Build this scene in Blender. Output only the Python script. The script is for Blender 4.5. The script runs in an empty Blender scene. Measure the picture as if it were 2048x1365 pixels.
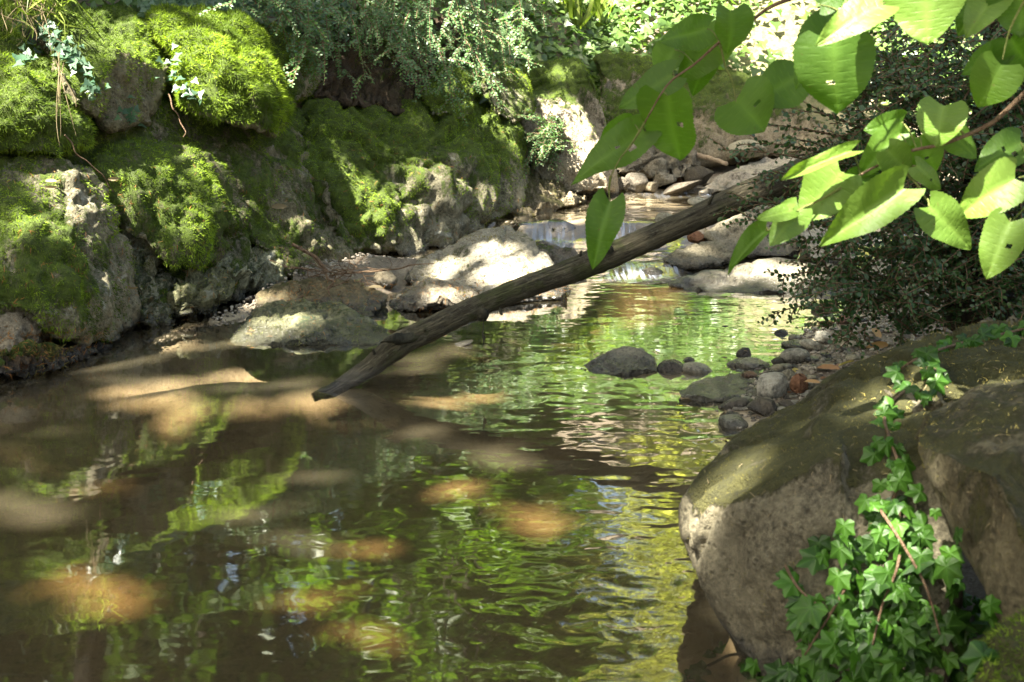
import bpy, bmesh, math, random
import numpy as np
from mathutils import Vector, Matrix
from mathutils.bvhtree import BVHTree

random.seed(7)
rng = np.random.default_rng(11)
sc = bpy.context.scene
col = sc.collection

# ------------------------------------------------------------------ camera, light, exposure
FPX = 2844.4
PITCH = math.atan(682.5 / FPX)
CAMH = 1.4
cam_d = bpy.data.cameras.new('camera')
cam = bpy.data.objects.new('camera', cam_d)
col.objects.link(cam)
cam.location = (0, 0, CAMH)
cam.rotation_euler = (math.pi / 2 - PITCH, 0, 0)
cam_d.sensor_width = 36
cam_d.lens = 36 * FPX / 2048
cam_d.clip_start = 0.05
cam_d.clip_end = 2000
cam_d.dof.use_dof = True
cam_d.dof.focus_distance = 6.0
cam_d.dof.aperture_fstop = 8.0
sc.camera = cam

SUN = Vector((-0.42, -0.34, 0.84)).normalized()      # towards the sun
SUN_EL = math.asin(SUN.z)
world = bpy.data.worlds.new("World")
sc.world = world
world.use_nodes = True
wn = world.node_tree
sky = wn.nodes.new('ShaderNodeTexSky')
sky.sky_type = 'NISHITA'
sky.sun_disc = False
sky.sun_elevation = SUN_EL
sky.sun_rotation = math.atan2(SUN.x, SUN.y)
sky.air_density = 1.0
sky.dust_density = 4.0
sky.ozone_density = 0.6
bg = wn.nodes['Background']
bg.inputs['Strength'].default_value = 0.05
tint = wn.nodes.new('ShaderNodeMix'); tint.data_type = 'RGBA'; tint.blend_type = 'MULTIPLY'
tint.inputs[0].default_value = 1
tint.inputs[7].default_value = (1.0, 0.96, 0.80, 1)      # warm tint added to the sky light to offset its blue cast
wn.links.new(sky.outputs['Color'], tint.inputs[6])
wn.links.new(tint.outputs[2], bg.inputs['Color'])
sun_d = bpy.data.lights.new('sun', 'SUN')
sun_d.energy = 5.0
sun_d.angle = math.radians(0.6)
sun_d.color = (1.0, 0.93, 0.80)
sun_o = bpy.data.objects.new('sun', sun_d)
col.objects.link(sun_o)
sun_o.location = (0, 0, 20)
sun_o.rotation_euler = SUN.to_track_quat('Z', 'Y').to_euler()
sc.view_settings.view_transform = 'Standard'
sc.view_settings.look = 'None'
sc.view_settings.exposure = 3.7
sc.view_settings.gamma = 1
sc.render.engine = 'CYCLES'
sc.cycles.max_bounces = 7
sc.cycles.transparent_max_bounces = 8
sc.cycles.caustics_reflective = False
sc.cycles.caustics_refractive = False
sc.cycles.use_denoising = True
sc.cycles.sample_clamp_indirect = 6

# ------------------------------------------------------------------ helpers
SP, CP = math.sin(PITCH), math.cos(PITCH)

def ray(px, py):
    u = (px - 1024) / FPX; v = (682.5 - py) / FPX
    return u, CP + v * SP, -SP + v * CP

def PT(px, py, Y):
    u, dy, dz = ray(px, py)
    t = Y / dy
    return (u * t, Y, CAMH + dz * t)

def GR(px, py, z=0.0):
    u, dy, dz = ray(px, py)
    t = (z - CAMH) / dz
    return (u * t, dy * t, z)

def yb(px):
    return float(np.interp(px, [-200, 0, 130, 270, 480, 730, 1040, 1220, 1400],
                           [5.0, 5.2, 5.35, 5.85, 6.45, 7.4, 8.4, 9.3, 9.9]))

def LB(px, py, off=0.0, k=0.75):
    u, dy, dz = ray(px, py)
    s = -dz / dy
    Y = (yb(px) + k * CAMH + off) / (1 + k * s)
    return PT(px, py, Y)

def _hash(ix, iy, iz, seed):
    h = (ix.astype(np.uint32) * np.uint32(374761393)) ^ (iy.astype(np.uint32) * np.uint32(668265263)) ^ (iz.astype(np.uint32) * np.uint32(2147483647)) ^ np.uint32(seed * 974711 + 12345)
    h = (h ^ (h >> np.uint32(13))) * np.uint32(1274126177)
    h = (h ^ (h >> np.uint32(16))) * np.uint32(2246822519)
    h ^= h >> np.uint32(15)
    return h.astype(np.float64) / 4294967295.0

def vnoise(p, seed=0):
    p = np.asarray(p, dtype=np.float64)
    f = np.floor(p); t = p - f
    i = f.astype(np.int64)
    t = t * t * t * (t * (t * 6 - 15) + 10)
    r = 0
    for a in (0, 1):
        wx = t[:, 0] if a else 1 - t[:, 0]
        for b in (0, 1):
            wy = t[:, 1] if b else 1 - t[:, 1]
            for c in (0, 1):
                wz = t[:, 2] if c else 1 - t[:, 2]
                r = r + wx * wy * wz * _hash(i[:, 0] + a, i[:, 1] + b, i[:, 2] + c, seed)
    return r

def fbm(p, octaves=4, seed=0, gain=0.5):
    s = 0; a = 1; n = 0
    p = np.asarray(p, dtype=np.float64)
    for k in range(octaves):
        s = s + a * vnoise(p * (2.03 ** k) + 17.3 * k, seed + k); n += a; a *= gain
    return s / n          # 0..1

def np_mesh(name, V, F, attrs=None, smooth=True, mat=None):
    me = bpy.data.meshes.new(name)
    V = np.asarray(V, dtype=np.float32); F = np.asarray(F, dtype=np.int32)
    me.vertices.add(len(V)); me.vertices.foreach_set('co', V.ravel())
    m, k = F.shape
    me.loops.add(m * k); me.loops.foreach_set('vertex_index', F.ravel())
    me.polygons.add(m)
    me.polygons.foreach_set('loop_start', np.arange(0, m * k, k, dtype=np.int32))
    try:
        me.polygons.foreach_set('loop_total', np.full(m, k, dtype=np.int32))
    except Exception:
        pass
    me.polygons.foreach_set('use_smooth', np.full(m, smooth, dtype=bool))
    me.update(calc_edges=True)
    for key, arr in (attrs or {}).items():
        a = me.attributes.new(key, 'FLOAT', 'POINT')
        a.data.foreach_set('value', np.asarray(arr, dtype=np.float32))
    if mat:
        me.materials.append(mat)
    return me

def link(name, me, loc=(0, 0, 0), parent=None, label=None, cat=None, group=None, kind=None):
    o = bpy.data.objects.new(name, me)
    col.objects.link(o)
    if parent is not None:
        o.parent = parent
    else:
        o.location = loc
    if label: o['label'] = label
    if cat: o['category'] = cat
    if group: o['group'] = group
    if kind: o['kind'] = kind
    return o

# ------------------------------------------------------------------ materials
def newmat(name):
    m = bpy.data.materials.new(name); m.use_nodes = True
    nt = m.node_tree
    for n in list(nt.nodes): nt.nodes.remove(n)
    return m, nt

class NB:
    def __init__(s, name):
        s.m, s.nt = newmat(name)
        s.out = s.nt.nodes.new('ShaderNodeOutputMaterial')
        s.pos = None
    def n(s, typ, **kw):
        nd = s.nt.nodes.new(typ)
        for k, v in kw.items():
            setattr(nd, k, v)
        return nd
    def l(s, a, b): s.nt.links.new(a, b)
    def setin(s, nd, key, v):
        if v is None: return
        if hasattr(v, 'is_output'): s.l(v, nd.inputs[key])
        else: nd.inputs[key].default_value = v
    def position(s, scale=(1, 1, 1)):
        g = s.n('ShaderNodeNewGeometry')
        mp = s.n('ShaderNodeMapping'); mp.inputs['Scale'].default_value = scale
        s.l(g.outputs['Position'], mp.inputs['Vector'])
        return mp.outputs['Vector']
    def noise(s, vec, scale, detail=4, rough=0.55, dist=0.0):
        nd = s.n('ShaderNodeTexNoise')
        s.l(vec, nd.inputs['Vector'])
        nd.inputs['Scale'].default_value = scale
        nd.inputs['Detail'].default_value = detail
        nd.inputs['Roughness'].default_value = rough
        nd.inputs['Distortion'].default_value = dist
        return nd.outputs['Fac']
    def math(s, op, a, b=None, clamp=False):
        nd = s.n('ShaderNodeMath', operation=op); nd.use_clamp = clamp
        s.setin(nd, 0, a)
        if b is not None: s.setin(nd, 1, b)
        return nd.outputs[0]
    def rng(s, v, a, b, c=0.0, d=1.0, smooth=False):
        nd = s.n('ShaderNodeMapRange'); nd.clamp = True
        if smooth: nd.interpolation_type = 'SMOOTHSTEP'
        s.l(v, nd.inputs['Value'])
        for i, x in enumerate((a, b, c, d)): nd.inputs[1 + i].default_value = x
        return nd.outputs['Result']
    def mix(s, fac, a, b):
        nd = s.n('ShaderNodeMix', data_type='RGBA')
        s.setin(nd, 0, fac); 
        for idx, v in ((6, a), (7, b)):
            if hasattr(v, 'is_output'): s.l(v, nd.inputs[idx])
            else: nd.inputs[idx].default_value = (*v, 1) if len(v) == 3 else v
        return nd.outputs[2]
    def attr(s, name):
        nd = s.n('ShaderNodeAttribute'); nd.attribute_name = name
        return nd.outputs['Fac']
    def bump(s, h, strength, dist, normal=None):
        nd = s.n('ShaderNodeBump')
        s.l(h, nd.inputs['Height'])
        s.setin(nd, 'Strength', strength)
        nd.inputs['Distance'].default_value = dist
        if normal is not None: s.l(normal, nd.inputs['Normal'])
        return nd.outputs['Normal']
    def bsdf(s, color, rough=0.8, normal=None, spec=0.3):
        nd = s.n('ShaderNodeBsdfPrincipled')
        if hasattr(color, 'is_output'): s.l(color, nd.inputs['Base Color'])
        else: nd.inputs['Base Color'].default_value = (*color, 1)
        s.setin(nd, 'Roughness', rough)
        s.setin(nd, 'Specular IOR Level', spec)
        if normal is not None: s.l(normal, nd.inputs['Normal'])
        return nd
    def done(s, sh):
        s.l(sh, s.out.inputs['Surface']); return s.m

def rock_mat(name, ca, cb, moss=(0.10, 0.15, 0.018), moss2=(0.05, 0.07, 0.018), wet_z=0.04, lichen=0.0, fleck=0.0):
    b = NB(name)
    p = b.position()
    ps = b.position((1, 1, 0.35))
    n1 = b.noise(p, 3.0, 8, 0.7, 0.4)
    n2 = b.noise(ps, 14.0, 8, 0.75)
    n3 = b.noise(p, 70.0, 5, 0.8)
    vor = b.n('ShaderNodeTexVoronoi'); vor.feature = 'F1'
    b.l(p, vor.inputs['Vector']); vor.inputs['Scale'].default_value = 42
    c = b.mix(b.rng(n1, 0.35, 0.65), ca, cb)
    c = b.mix(b.rng(n2, 0.46, 0.62, 0, 0.8), c, tuple(x * 0.38 for x in ca))
    c = b.mix(b.rng(n3, 0.42, 0.68, 0, 0.7), c, tuple(min(1, x * 1.6) for x in cb))
    pit = b.rng(vor.outputs['Distance'], 0.12, 0.32, 1, 0)
    c = b.mix(b.math('MULTIPLY', pit, b.rng(n2, 0.45, 0.6, 0, 0.6)), c, tuple(x * 0.25 for x in ca))
    if lichen:
        nl = b.noise(p, 7.0, 6, 0.65, 0.8)
        c = b.mix(b.rng(nl, 0.60, 0.66, 0, lichen), c, (0.42, 0.43, 0.38))
    oi = b.n('ShaderNodeObjectInfo')
    hs = b.n('ShaderNodeHueSaturation'); b.l(c, hs.inputs['Color'])
    b.l(b.rng(oi.outputs['Random'], 0, 1, .7, 1.3), hs.inputs['Value']); b.l(b.rng(oi.outputs['Random'], 0, 1, 1.25, .8), hs.inputs['Saturation'])
    c = hs.outputs['Color']
    a = b.attr('moss')
    nm = b.noise(ps, 11.0, 8, 0.8)
    mm = b.math('ADD', a, b.math('MULTIPLY', b.math('SUBTRACT', nm, 0.5), 2.6))
    mf = b.rng(mm, 0.40, 0.62)
    mc = b.mix(b.rng(b.noise(p, 25, 5, 0.7), 0.35, 0.65), moss2, moss)
    c = b.mix(mf, c, mc)
    sep = b.n('ShaderNodeSeparateXYZ'); b.l(b.position(), sep.inputs[0])
    wz = b.math('ADD', sep.outputs['Z'], b.math('MULTIPLY', b.math('SUBTRACT', n2, 0.5), -0.10))
    wet = b.rng(wz, wet_z, wet_z + 0.035, 1, 0)
    c = b.mix(b.math('MULTIPLY', wet, 0.72), c, (0.012, 0.012, 0.010))
    h = b.math('ADD', b.math('MULTIPLY', n2, 0.7), b.math('MULTIPLY', n3, 0.25))
    h = b.math('SUBTRACT', h, b.math('MULTIPLY', pit, 0.15))
    h = b.math('ADD', h, b.math('MULTIPLY', b.math('MULTIPLY', mf, b.noise(p, 160, 3, 0.7)), 0.6))
    nrm = b.bump(h, 1.0, 0.045)
    rough = b.rng(wet, 0, 1, 0.88, 0.22)
    sh = b.bsdf(c, rough, nrm, b.rng(wet, 0, 1, 0.25, 0.6))
    return b.done(sh.outputs[0])

def leaf_mat(name, ca, cb, rough=0.42, trans=0.35, spec=0.45, veins=False, tcol=None, back=None):
    b = NB(name)
    r = b.attr('rnd')
    p = b.position()
    nz = b.noise(p, 30, 3, 0.6)
    c = b.mix(b.math('ADD', b.math('MULTIPLY', r, 0.8), b.math('MULTIPLY', nz, 0.25), True), ca, cb)
    nrm = None
    if veins:
        v = b.attr('vein')
        c = b.mix(b.math('MULTIPLY', v, 0.22), c, tuple(min(1, x * 1.9 + 0.02) for x in cb))
        blot = b.noise(p, 55, 4, 0.7)
        c = b.mix(b.rng(blot, 0.66, 0.72, 0, 0.7), c, (0.09, 0.055, 0.02))
        nrm = b.bump(b.math('ADD', b.math('MULTIPLY', v, -0.4), b.math('MULTIPLY', b.noise(p, 120, 3, 0.6), 0.35)), 0.6, 0.004)
    if back:
        g = b.n('ShaderNodeNewGeometry')
        c = b.mix(b.math('MULTIPLY', g.outputs['Backfacing'], 0.6), c, back)
    sh = b.bsdf(c, rough, nrm, spec)
    tr = b.n('ShaderNodeBsdfTranslucent')
    tc = b.n('ShaderNodeMix', data_type='RGBA'); tc.blend_type = 'MULTIPLY'; tc.inputs[0].default_value = 1
    b.l(c, tc.inputs[6]); tc.inputs[7].default_value = (*(tcol or (2.0, 2.4, 0.9)), 1)
    b.l(tc.outputs[2], tr.inputs['Color'])
    if nrm is not None: b.l(nrm, tr.inputs['Normal'])
    mx = b.n('ShaderNodeMixShader'); mx.inputs[0].default_value = trans
    b.l(sh.outputs[0], mx.inputs[1]); b.l(tr.outputs[0], mx.inputs[2])
    return b.done(mx.outputs[0])

def bark_mat(name, ca, cb, scale=18, moss=0.0):
    b = NB(name)
    p = b.position((1, 1, 1))
    n1 = b.noise(p, scale, 6, 0.65, 0.6)
    n2 = b.noise(p, scale * 6, 4, 0.7)
    n4 = b.noise(p, 4, 4, 0.6)
    c = b.mix(b.rng(n1, 0.38, 0.62), ca, cb)
    c = b.mix(b.rng(n2, 0.45, 0.7, 0, 0.5), c, tuple(x * 0.4 for x in ca))
    if moss:
        c = b.mix(b.rng(n4, 0.5, 0.62, 0, moss), c, (0.05, 0.06, 0.015))
    sep = b.n('ShaderNodeSeparateXYZ'); b.l(b.position(), sep.inputs[0])
    wet = b.rng(sep.outputs['Z'], 0.02, 0.07, 1, 0)
    c = b.mix(b.math('MULTIPLY', wet, 0.7), c, (0.01, 0.009, 0.007))
    h = b.math('ADD', n1, b.math('MULTIPLY', n2, 0.4))
    sh = b.bsdf(c, b.rng(wet, 0, 1, 0.85, 0.2), b.bump(h, 1.0, 0.02), b.rng(wet, 0, 1, 0.12, 0.6))
    return b.done(sh.outputs[0])

M = {}
M['rock_bank'] = rock_mat('bank_rock', (0.105, 0.095, 0.058), (0.20, 0.185, 0.125), lichen=0.5)
M['rock_far'] = rock_mat('far_rock', (0.20, 0.165, 0.11), (0.28, 0.24, 0.17), wet_z=0.16)
M['rock_pale'] = rock_mat('pale_rock', (0.14, 0.125, 0.088), (0.24, 0.22, 0.165), lichen=0.3)
M['rock_brown'] = rock_mat('brown_rock', (0.11, 0.088, 0.055), (0.20, 0.17, 0.11), moss=(0.10, 0.10, 0.03), moss2=(0.07, 0.06, 0.03))
M['rock_green'] = rock_mat('green_wet_rock', (0.11, 0.11, 0.065), (0.20, 0.20, 0.125), moss=(0.09, 0.11, 0.05), moss2=(0.05, 0.075, 0.045), lichen=0.4)
M['rock_fore'] = rock_mat('foreground_rock', (0.065, 0.057, 0.034), (0.135, 0.12, 0.075), moss=(0.07, 0.068, 0.02), moss2=(0.045, 0.045, 0.016))
M['stone_a'] = rock_mat('stone_grey', (0.16, 0.15, 0.112), (0.31, 0.295, 0.23), wet_z=0.02)
M['stone_b'] = rock_mat('stone_dark', (0.06, 0.05, 0.038), (0.12, 0.105, 0.08), wet_z=0.03)
M['stone_c'] = rock_mat('stone_pale', (0.30, 0.275, 0.20), (0.42, 0.385, 0.29), wet_z=0.012)
M['stone_d'] = rock_mat('stone_rust', (0.15, 0.075, 0.045), (0.22, 0.12, 0.07), wet_z=0.008)
M['soil'] = rock_mat('dark_soil', (0.045, 0.032, 0.02), (0.075, 0.055, 0.035))
M['moss'] = leaf_mat('moss_green', (0.022, 0.042, 0.008), (0.22, 0.32, 0.035), 0.8, 0.35, 0.1, tcol=(1.6, 1.7, 0.7))  # darkest tone lowered: shade between clumps put into the blade colour
M['moss_bright'] = leaf_mat('moss_bright_green', (0.04, 0.07, 0.010), (0.22, 0.31, 0.03), 0.8, 0.35, 0.1, tcol=(1.6, 1.7, 0.7))
M['moss_dull'] = leaf_mat('moss_dull', (0.05, 0.07, 0.02), (0.20, 0.22, 0.08), 0.85, 0.3, 0.1, tcol=(1.5, 1.5, 0.8))
M['moss_brown'] = leaf_mat('moss_brown', (0.05, 0.042, 0.016), (0.20, 0.18, 0.05), 0.85, 0.25, 0.1, tcol=(1.4, 1.3, 0.8))
M['linden'] = leaf_mat('linden_leaf', (0.035, 0.085, 0.009), (0.075, 0.145, 0.016), 0.5, 0.55, 0.3, veins=True, tcol=(2.0, 2.1, 0.6))
M['linden_lit'] = leaf_mat('linden_leaf_lit', (0.055, 0.11, 0.013), (0.095, 0.16, 0.022), 0.5, 0.3, 0.3, veins=True, tcol=(1.8, 1.9, 0.7))  # lighter copy of the linden leaf: sunlight put into the colour
M['ivy'] = leaf_mat('ivy_leaf', (0.004, 0.018, 0.003), (0.045, 0.12, 0.010), 0.48, 0.3, 0.28, veins=True, tcol=(1.5, 2.2, 0.7))
M['ivy_far'] = leaf_mat('ivy_far_leaf', (0.04, 0.085, 0.02), (0.10, 0.16, 0.035), 0.4, 0.4, 0.5, tcol=(1.8, 2.1, 0.6))
M['box_leaf'] = leaf_mat('small_dark_leaf', (0.012, 0.034, 0.010), (0.040, 0.080, 0.022), 0.33, 0.25, 0.35, tcol=(1.5, 2.0, 0.7))
M['silver_leaf'] = leaf_mat('small_silver_leaf', (0.030, 0.080, 0.025), (0.10, 0.17, 0.065), 0.42, 0.3, 0.35, tcol=(1.5, 1.9, 0.7))
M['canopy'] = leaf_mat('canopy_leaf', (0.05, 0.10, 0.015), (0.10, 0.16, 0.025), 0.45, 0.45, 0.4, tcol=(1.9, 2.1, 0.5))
M['canopy_lit'] = leaf_mat('canopy_sunlit_leaf', (0.14, 0.19, 0.035), (0.29, 0.33, 0.09), 0.45, 0.5, 0.4, tcol=(1.9, 2.0, 0.5))  # leaf colour raised: sunlight painted into the trees beyond the pool
M['canopy_shaded'] = leaf_mat('canopy_shaded_leaf', (0.018, 0.035, 0.010), (0.05, 0.085, 0.018), 0.5, 0.3, 0.3, tcol=(1.8, 2.0, 0.5))  # leaf colour lowered: shade painted into the left hillside trees
M['canopy_glow'] = leaf_mat('canopy_bright_sunlit_leaf', (0.19, 0.23, 0.06), (0.38, 0.39, 0.18), 0.45, 0.5, 0.4, tcol=(1.9, 1.9, 0.7))  # still brighter leaf copy: strong sun put into the colour, no emission
M['grass'] = leaf_mat('grass_blade', (0.09, 0.13, 0.02), (0.20, 0.24, 0.05), 0.5, 0.4, 0.3)
M['straw'] = leaf_mat('straw', (0.14, 0.11, 0.06), (0.26, 0.21, 0.12), 0.7, 0.25, 0.2, tcol=(1.2, 1.1, 0.8))
M['needle'] = leaf_mat('needle', (0.14, 0.06, 0.02), (0.30, 0.15, 0.045), 0.7, 0.2, 0.2, tcol=(1.2, 1.1, 0.8))
M['dry_leaf'] = leaf_mat('dry_leaf', (0.16, 0.075, 0.03), (0.34, 0.22, 0.09), 0.6, 0.25, 0.3, tcol=(1.2, 1.1, 0.8))
M['yellow_leaf'] = leaf_mat('yellow_leaf', (0.42, 0.34, 0.08), (0.5, 0.42, 0.14), 0.6, 0.25, 0.3, tcol=(1.2, 1.1, 0.8))
M['log'] = bark_mat('log_bark', (0.022, 0.021, 0.014), (0.06, 0.056, 0.038), 22, moss=0.55)
b = NB('log_grain')
cv = b.n('ShaderNodeCombineXYZ')
b.l(b.math('MULTIPLY', b.attr('la'), 3.0), cv.inputs[0]); b.l(b.attr('lc'), cv.inputs[1]); b.l(b.attr('ls'), cv.inputs[2])
g1 = b.noise(cv.outputs[0], 2.2, 8, 0.75, 0.8); p = b.position()
cv2 = b.n('ShaderNodeCombineXYZ')
b.l(b.math('MULTIPLY', b.attr('la'), 1.6), cv2.inputs[0]); b.l(b.math('MULTIPLY', b.attr('lc'), 3.0), cv2.inputs[1]); b.l(b.math('MULTIPLY', b.attr('ls'), 3.0), cv2.inputs[2])
g2 = b.noise(cv2.outputs[0], 2.0, 6, 0.7, 1.2)
crk = b.rng(b.math('ABSOLUTE', b.math('SUBTRACT', g2, 0.5)), 0.0, 0.022, 1, 0)
c = b.mix(b.rng(g1, 0.36, 0.64), (0.040, 0.035, 0.022), (0.10, 0.088, 0.055))
c = b.mix(b.rng(b.noise(p, 60, 4, .7), .55, .7, 0, .6), c, (0.13, 0.125, 0.095))
c = b.mix(b.rng(b.noise(p, 7, 6, .7), .52, .60, 0, .6), c, (0.04, 0.05, 0.012))
c = b.mix(b.math('MULTIPLY', crk, .8), c, (0.006, 0.005, 0.004))
sep = b.n('ShaderNodeSeparateXYZ'); b.l(p, sep.inputs[0])
wet = b.rng(sep.outputs['Z'], 0.02, 0.09, 1, 0)
c = b.mix(b.math('MULTIPLY', wet, 0.7), c, (0.008, 0.007, 0.005))
h = b.math('SUBTRACT', b.math('ADD', g1, b.math('MULTIPLY', b.noise(p, 110, 4, .7), .3)), b.math('MULTIPLY', crk, .5))
M['log_grain'] = b.done(b.bsdf(c, b.rng(wet, 0, 1, .85, .15), b.bump(h, 1.0, 0.009), b.rng(wet, 0, 1, .15, .7)).outputs[0])
M['bark'] = bark_mat('tree_bark', (0.013, 0.011, 0.007), (0.035, 0.030, 0.02), 12)
M['twig'] = bark_mat('twig_bark', (0.12, 0.075, 0.045), (0.20, 0.14, 0.09), 40)
M['green_twig'] = bark_mat('green_twig', (0.12, 0.15, 0.04), (0.20, 0.22, 0.07), 40)
M['pale_wood'] = bark_mat('pale_wood', (0.28, 0.20, 0.13), (0.40, 0.31, 0.21), 30)

# ------------------------------------------------------------------ ground
EL_Y = [-60, -2, 3, 5.2, 5.85, 6.5, 7.4, 8.4, 9.3, 10.4, 12, 16, 60]
EL_X = [-3.2, -2.8, -2.4, -1.95, -1.55, -1.2, -.72, 0.08, .68, 1.3, 2.3, 4, 14]
ER_Y = [-60, -2, 2.5, 3.2, 4.6, 4.9, 5.25, 5.5, 5.84, 6.15, 7.2, 8.5, 10.5, 12, 16, 60]
ER_X = [0.6, 0.5, .42, .55, .76, .68, .72, .86, 1.03, 1.25, 1.8, 2.5, 2.9, 3.6, 6, 18]

def water_z(x, y):
    x = np.asarray(x, float); y = np.asarray(y, float)
    ss = lambda a, b, v: (lambda t: t * t * (3 - 2 * t))(np.clip((v - a) / (b - a), 0, 1))
    wob = 0.06 * np.sin(x * 9 + 1.0) + 0.05 * np.sin(x * 23)
    z = 0.035 * ss(7.25, 7.5, y + wob - 0.12 * (x - 0.7) - 0.9 * np.clip(x - .78, 0, .4))
    z = z + 0.10 * ss(8.14, 8.27, y + wob * 0.8 - 0.1 * np.abs(x - 0.6))
    z = z + 0.02 * ss(9.0, 9.6, y)
    return z

def ground_z(x, y):
    xl = np.interp(y, EL_Y, EL_X); xr = np.interp(y, ER_Y, ER_X)
    wz = water_z(x, y)
    dl = xl - x; dr = x - xr
    nz = fbm(np.stack([x * 0.9, y * 0.9, np.zeros_like(x)], 1), 5, 3) - 0.5
    nf = fbm(np.stack([x * 9, y * 9, np.zeros_like(x)], 1), 3, 8) - 0.5
    edge = np.minimum(-dl, -dr)                       # inside > 0
    bed = wz - 0.02 - 0.24 * np.clip(edge / 0.6, 0, 1) + nz * 0.12
    bed = np.maximum(bed, np.minimum(-.055, -.24 + .19 * np.exp(-((x + 1.0) / .8) ** 2 - ((y - 5.3) / .38) ** 2)) * (y < 6.2) + (y >= 6.2) * -9)
    bed = np.where((y < 6.2) & (y > 2), np.minimum(bed, -.045), bed)
    # shallow upstream
    bed = np.where(y > 7.3, wz - 0.035 - 0.04 * np.clip(edge / 0.5, 0, 1) + nz * 0.05, bed)
    # shoal round the mid stream rocks
    isl = np.exp(-(((x + 0.55) / 0.75) ** 2 + ((y - 6.9) / 0.55) ** 2))
    bed = bed + isl * 0.19 - .10 * np.clip(4.6 - y, 0, 1)
    zl = -0.22 + np.clip(dl - 0.05, 0, 0.25) * 0.6 + 1.25 * np.clip(dl - 0.5, 0, 1.15) + 0.45 * np.clip(dl - 1.65, 0, 30) + nz * 0.35 + nf * 0.05
    zr = wz - 0.02 + 0.13 * np.clip(dr, 0, 1.0) + 0.75 * np.clip(dr - 1.0, 0, 1.4) + 0.35 * np.clip(dr - 2.4, 0, 30) + nz * 0.12
    z = bed
    z = np.where(dl > 0, np.maximum(zl, wz - 0.12) , z)
    z = np.where(dr > 0, zr, z)
    far = 0.10 + 0.62 * np.clip(y - 10.2, 0, 3.2) + 0.42 * np.clip(y - 13.4, 0, 12) + 0.1 * np.clip(y - 25.4, 0, 60) + nz * 0.4
    z = np.where(y > 9.9, np.maximum(z, far), z)
    z = np.clip(z, -1, 12) + nf * 0.02
    return z

def grid_mesh(name, xs, ys, zf, mat, attrs=None):
    X, Y = np.meshgrid(xs, ys)
    x = X.ravel(); y = Y.ravel()
    z = zf(x, y)
    nx = len(xs); ny = len(ys)
    i = np.arange(nx * ny).reshape(ny, nx)
    F = np.stack([i[:-1, :-1].ravel(), i[:-1, 1:].ravel(), i[1:, 1:].ravel(), i[1:, :-1].ravel()], 1)
    at = {k: f(x, y) for k, f in (attrs or {}).items()}
    return np_mesh(name, np.stack([x, y, z], 1), F, at, True, mat), np.stack([x, y, z], 1)

b = NB('ground')
p = b.position()
n1 = b.noise(p, 2.2, 6, 0.6); n2 = b.noise(p, 22, 6, 0.7); n3 = b.noise(p, 120, 3, 0.7)
under = b.attr('under')
sand = b.mix(b.rng(n1, 0.35, 0.65), (0.46, 0.39, 0.27), (0.28, 0.24, 0.155))
soil = b.mix(b.rng(n2, 0.4, 0.62), (0.085, 0.065, 0.045), (0.17, 0.14, 0.10))
soil = b.mix(b.rng(n3, 0.5, 0.7, 0, .6), soil, (0.28, 0.25, 0.20))
c = b.mix(under, soil, sand)
pale = b.attr('pale')
c = b.mix(pale, c, b.mix(b.rng(n2, 0.4, 0.6), (0.16, 0.14, 0.08), (0.09, 0.10, 0.035)))
c = b.mix(b.rng(n2, 0.52, 0.66, 0, .45), c, (0.06, 0.045, 0.03))
h = b.math('ADD', n2, b.math('MULTIPLY', n3, 0.5))
M['ground'] = b.done(b.bsdf(c, 0.85, b.bump(h, 0.8, 0.02), 0.3).outputs[0])

def axis(lo, hi, step, far, n):
    core = np.arange(lo, hi, step)
    t = np.geomspace(step * 2, far, n)
    return np.concatenate([(lo - t)[::-1], core, hi + t])
gx = axis(-4, 4.5, 0.05, 300, 30); gy = axis(1.5, 14, 0.05, 300, 30)
gpale = lambda x, y: np.exp(-(((x - 2.25) / 0.58) ** 2 + ((y - 11.6) / 1.1) ** 2) ** 2)
gunder = lambda x, y: (1 - np.exp(-(((x + 0.55) / 0.85) ** 2 + ((y - 6.7) / 0.6) ** 2) ** 2)) * np.clip(1 - (ground_z(x, y) - water_z(x, y)) / 0.03, 0, 1) * (y < 11)
me, gv = grid_mesh('ground', gx, gy, ground_z, M['ground'], {'under': gunder, 'pale': gpale})
link('ground', me, kind='structure')

# ------------------------------------------------------------------ water
b = NB('stream_water')
p = b.position((1.0, 1.0, 1))
amp = b.attr('amp'); foam = b.attr('foam')
w1 = b.noise(b.position((1.0, 1.6, 1)), 5.0, 0, 0.5, 0.3)
w2 = b.noise(b.position((1.0, 1.3, 1)), 13.0, 0, 0.4, 0.5)
w3 = b.noise(p, 40.0, 0, 0.5, 0.3)
h = b.math('ADD', b.math('MULTIPLY', w1, 1.0), b.math('MULTIPLY', w2, 0.42))
h = b.math('ADD', h, b.math('MULTIPLY', w3, 0.025))
nrm = b.bump(b.math('MULTIPLY', h, amp), 1.0, 0.012)
gl = b.n('ShaderNodeBsdfGlossy'); gl.inputs['Color'].default_value = (1, 1, 1, 1)
b.setin(gl, 'Roughness', 0.03); b.l(nrm, gl.inputs['Normal'])
tr = b.n('ShaderNodeBsdfTransparent')
dep = b.attr('depth')
cmb = b.n('ShaderNodeCombineColor')
for q_, kk in enumerate((2.6, 3.2, 4.3)):
    b.l(b.math('EXPONENT', b.math('MULTIPLY', dep, -kk)), cmb.inputs[q_])
b.l(cmb.outputs[0], tr.inputs['Color'])
df = b.n('ShaderNodeBsdfDiffuse'); df.inputs['Color'].default_value = (0.15, 0.13, 0.08, 1)
b1 = b.n('ShaderNodeMixShader'); b1.inputs[0].default_value = 0.15
b.l(tr.outputs[0], b1.inputs[1]); b.l(df.outputs[0], b1.inputs[2])
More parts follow.
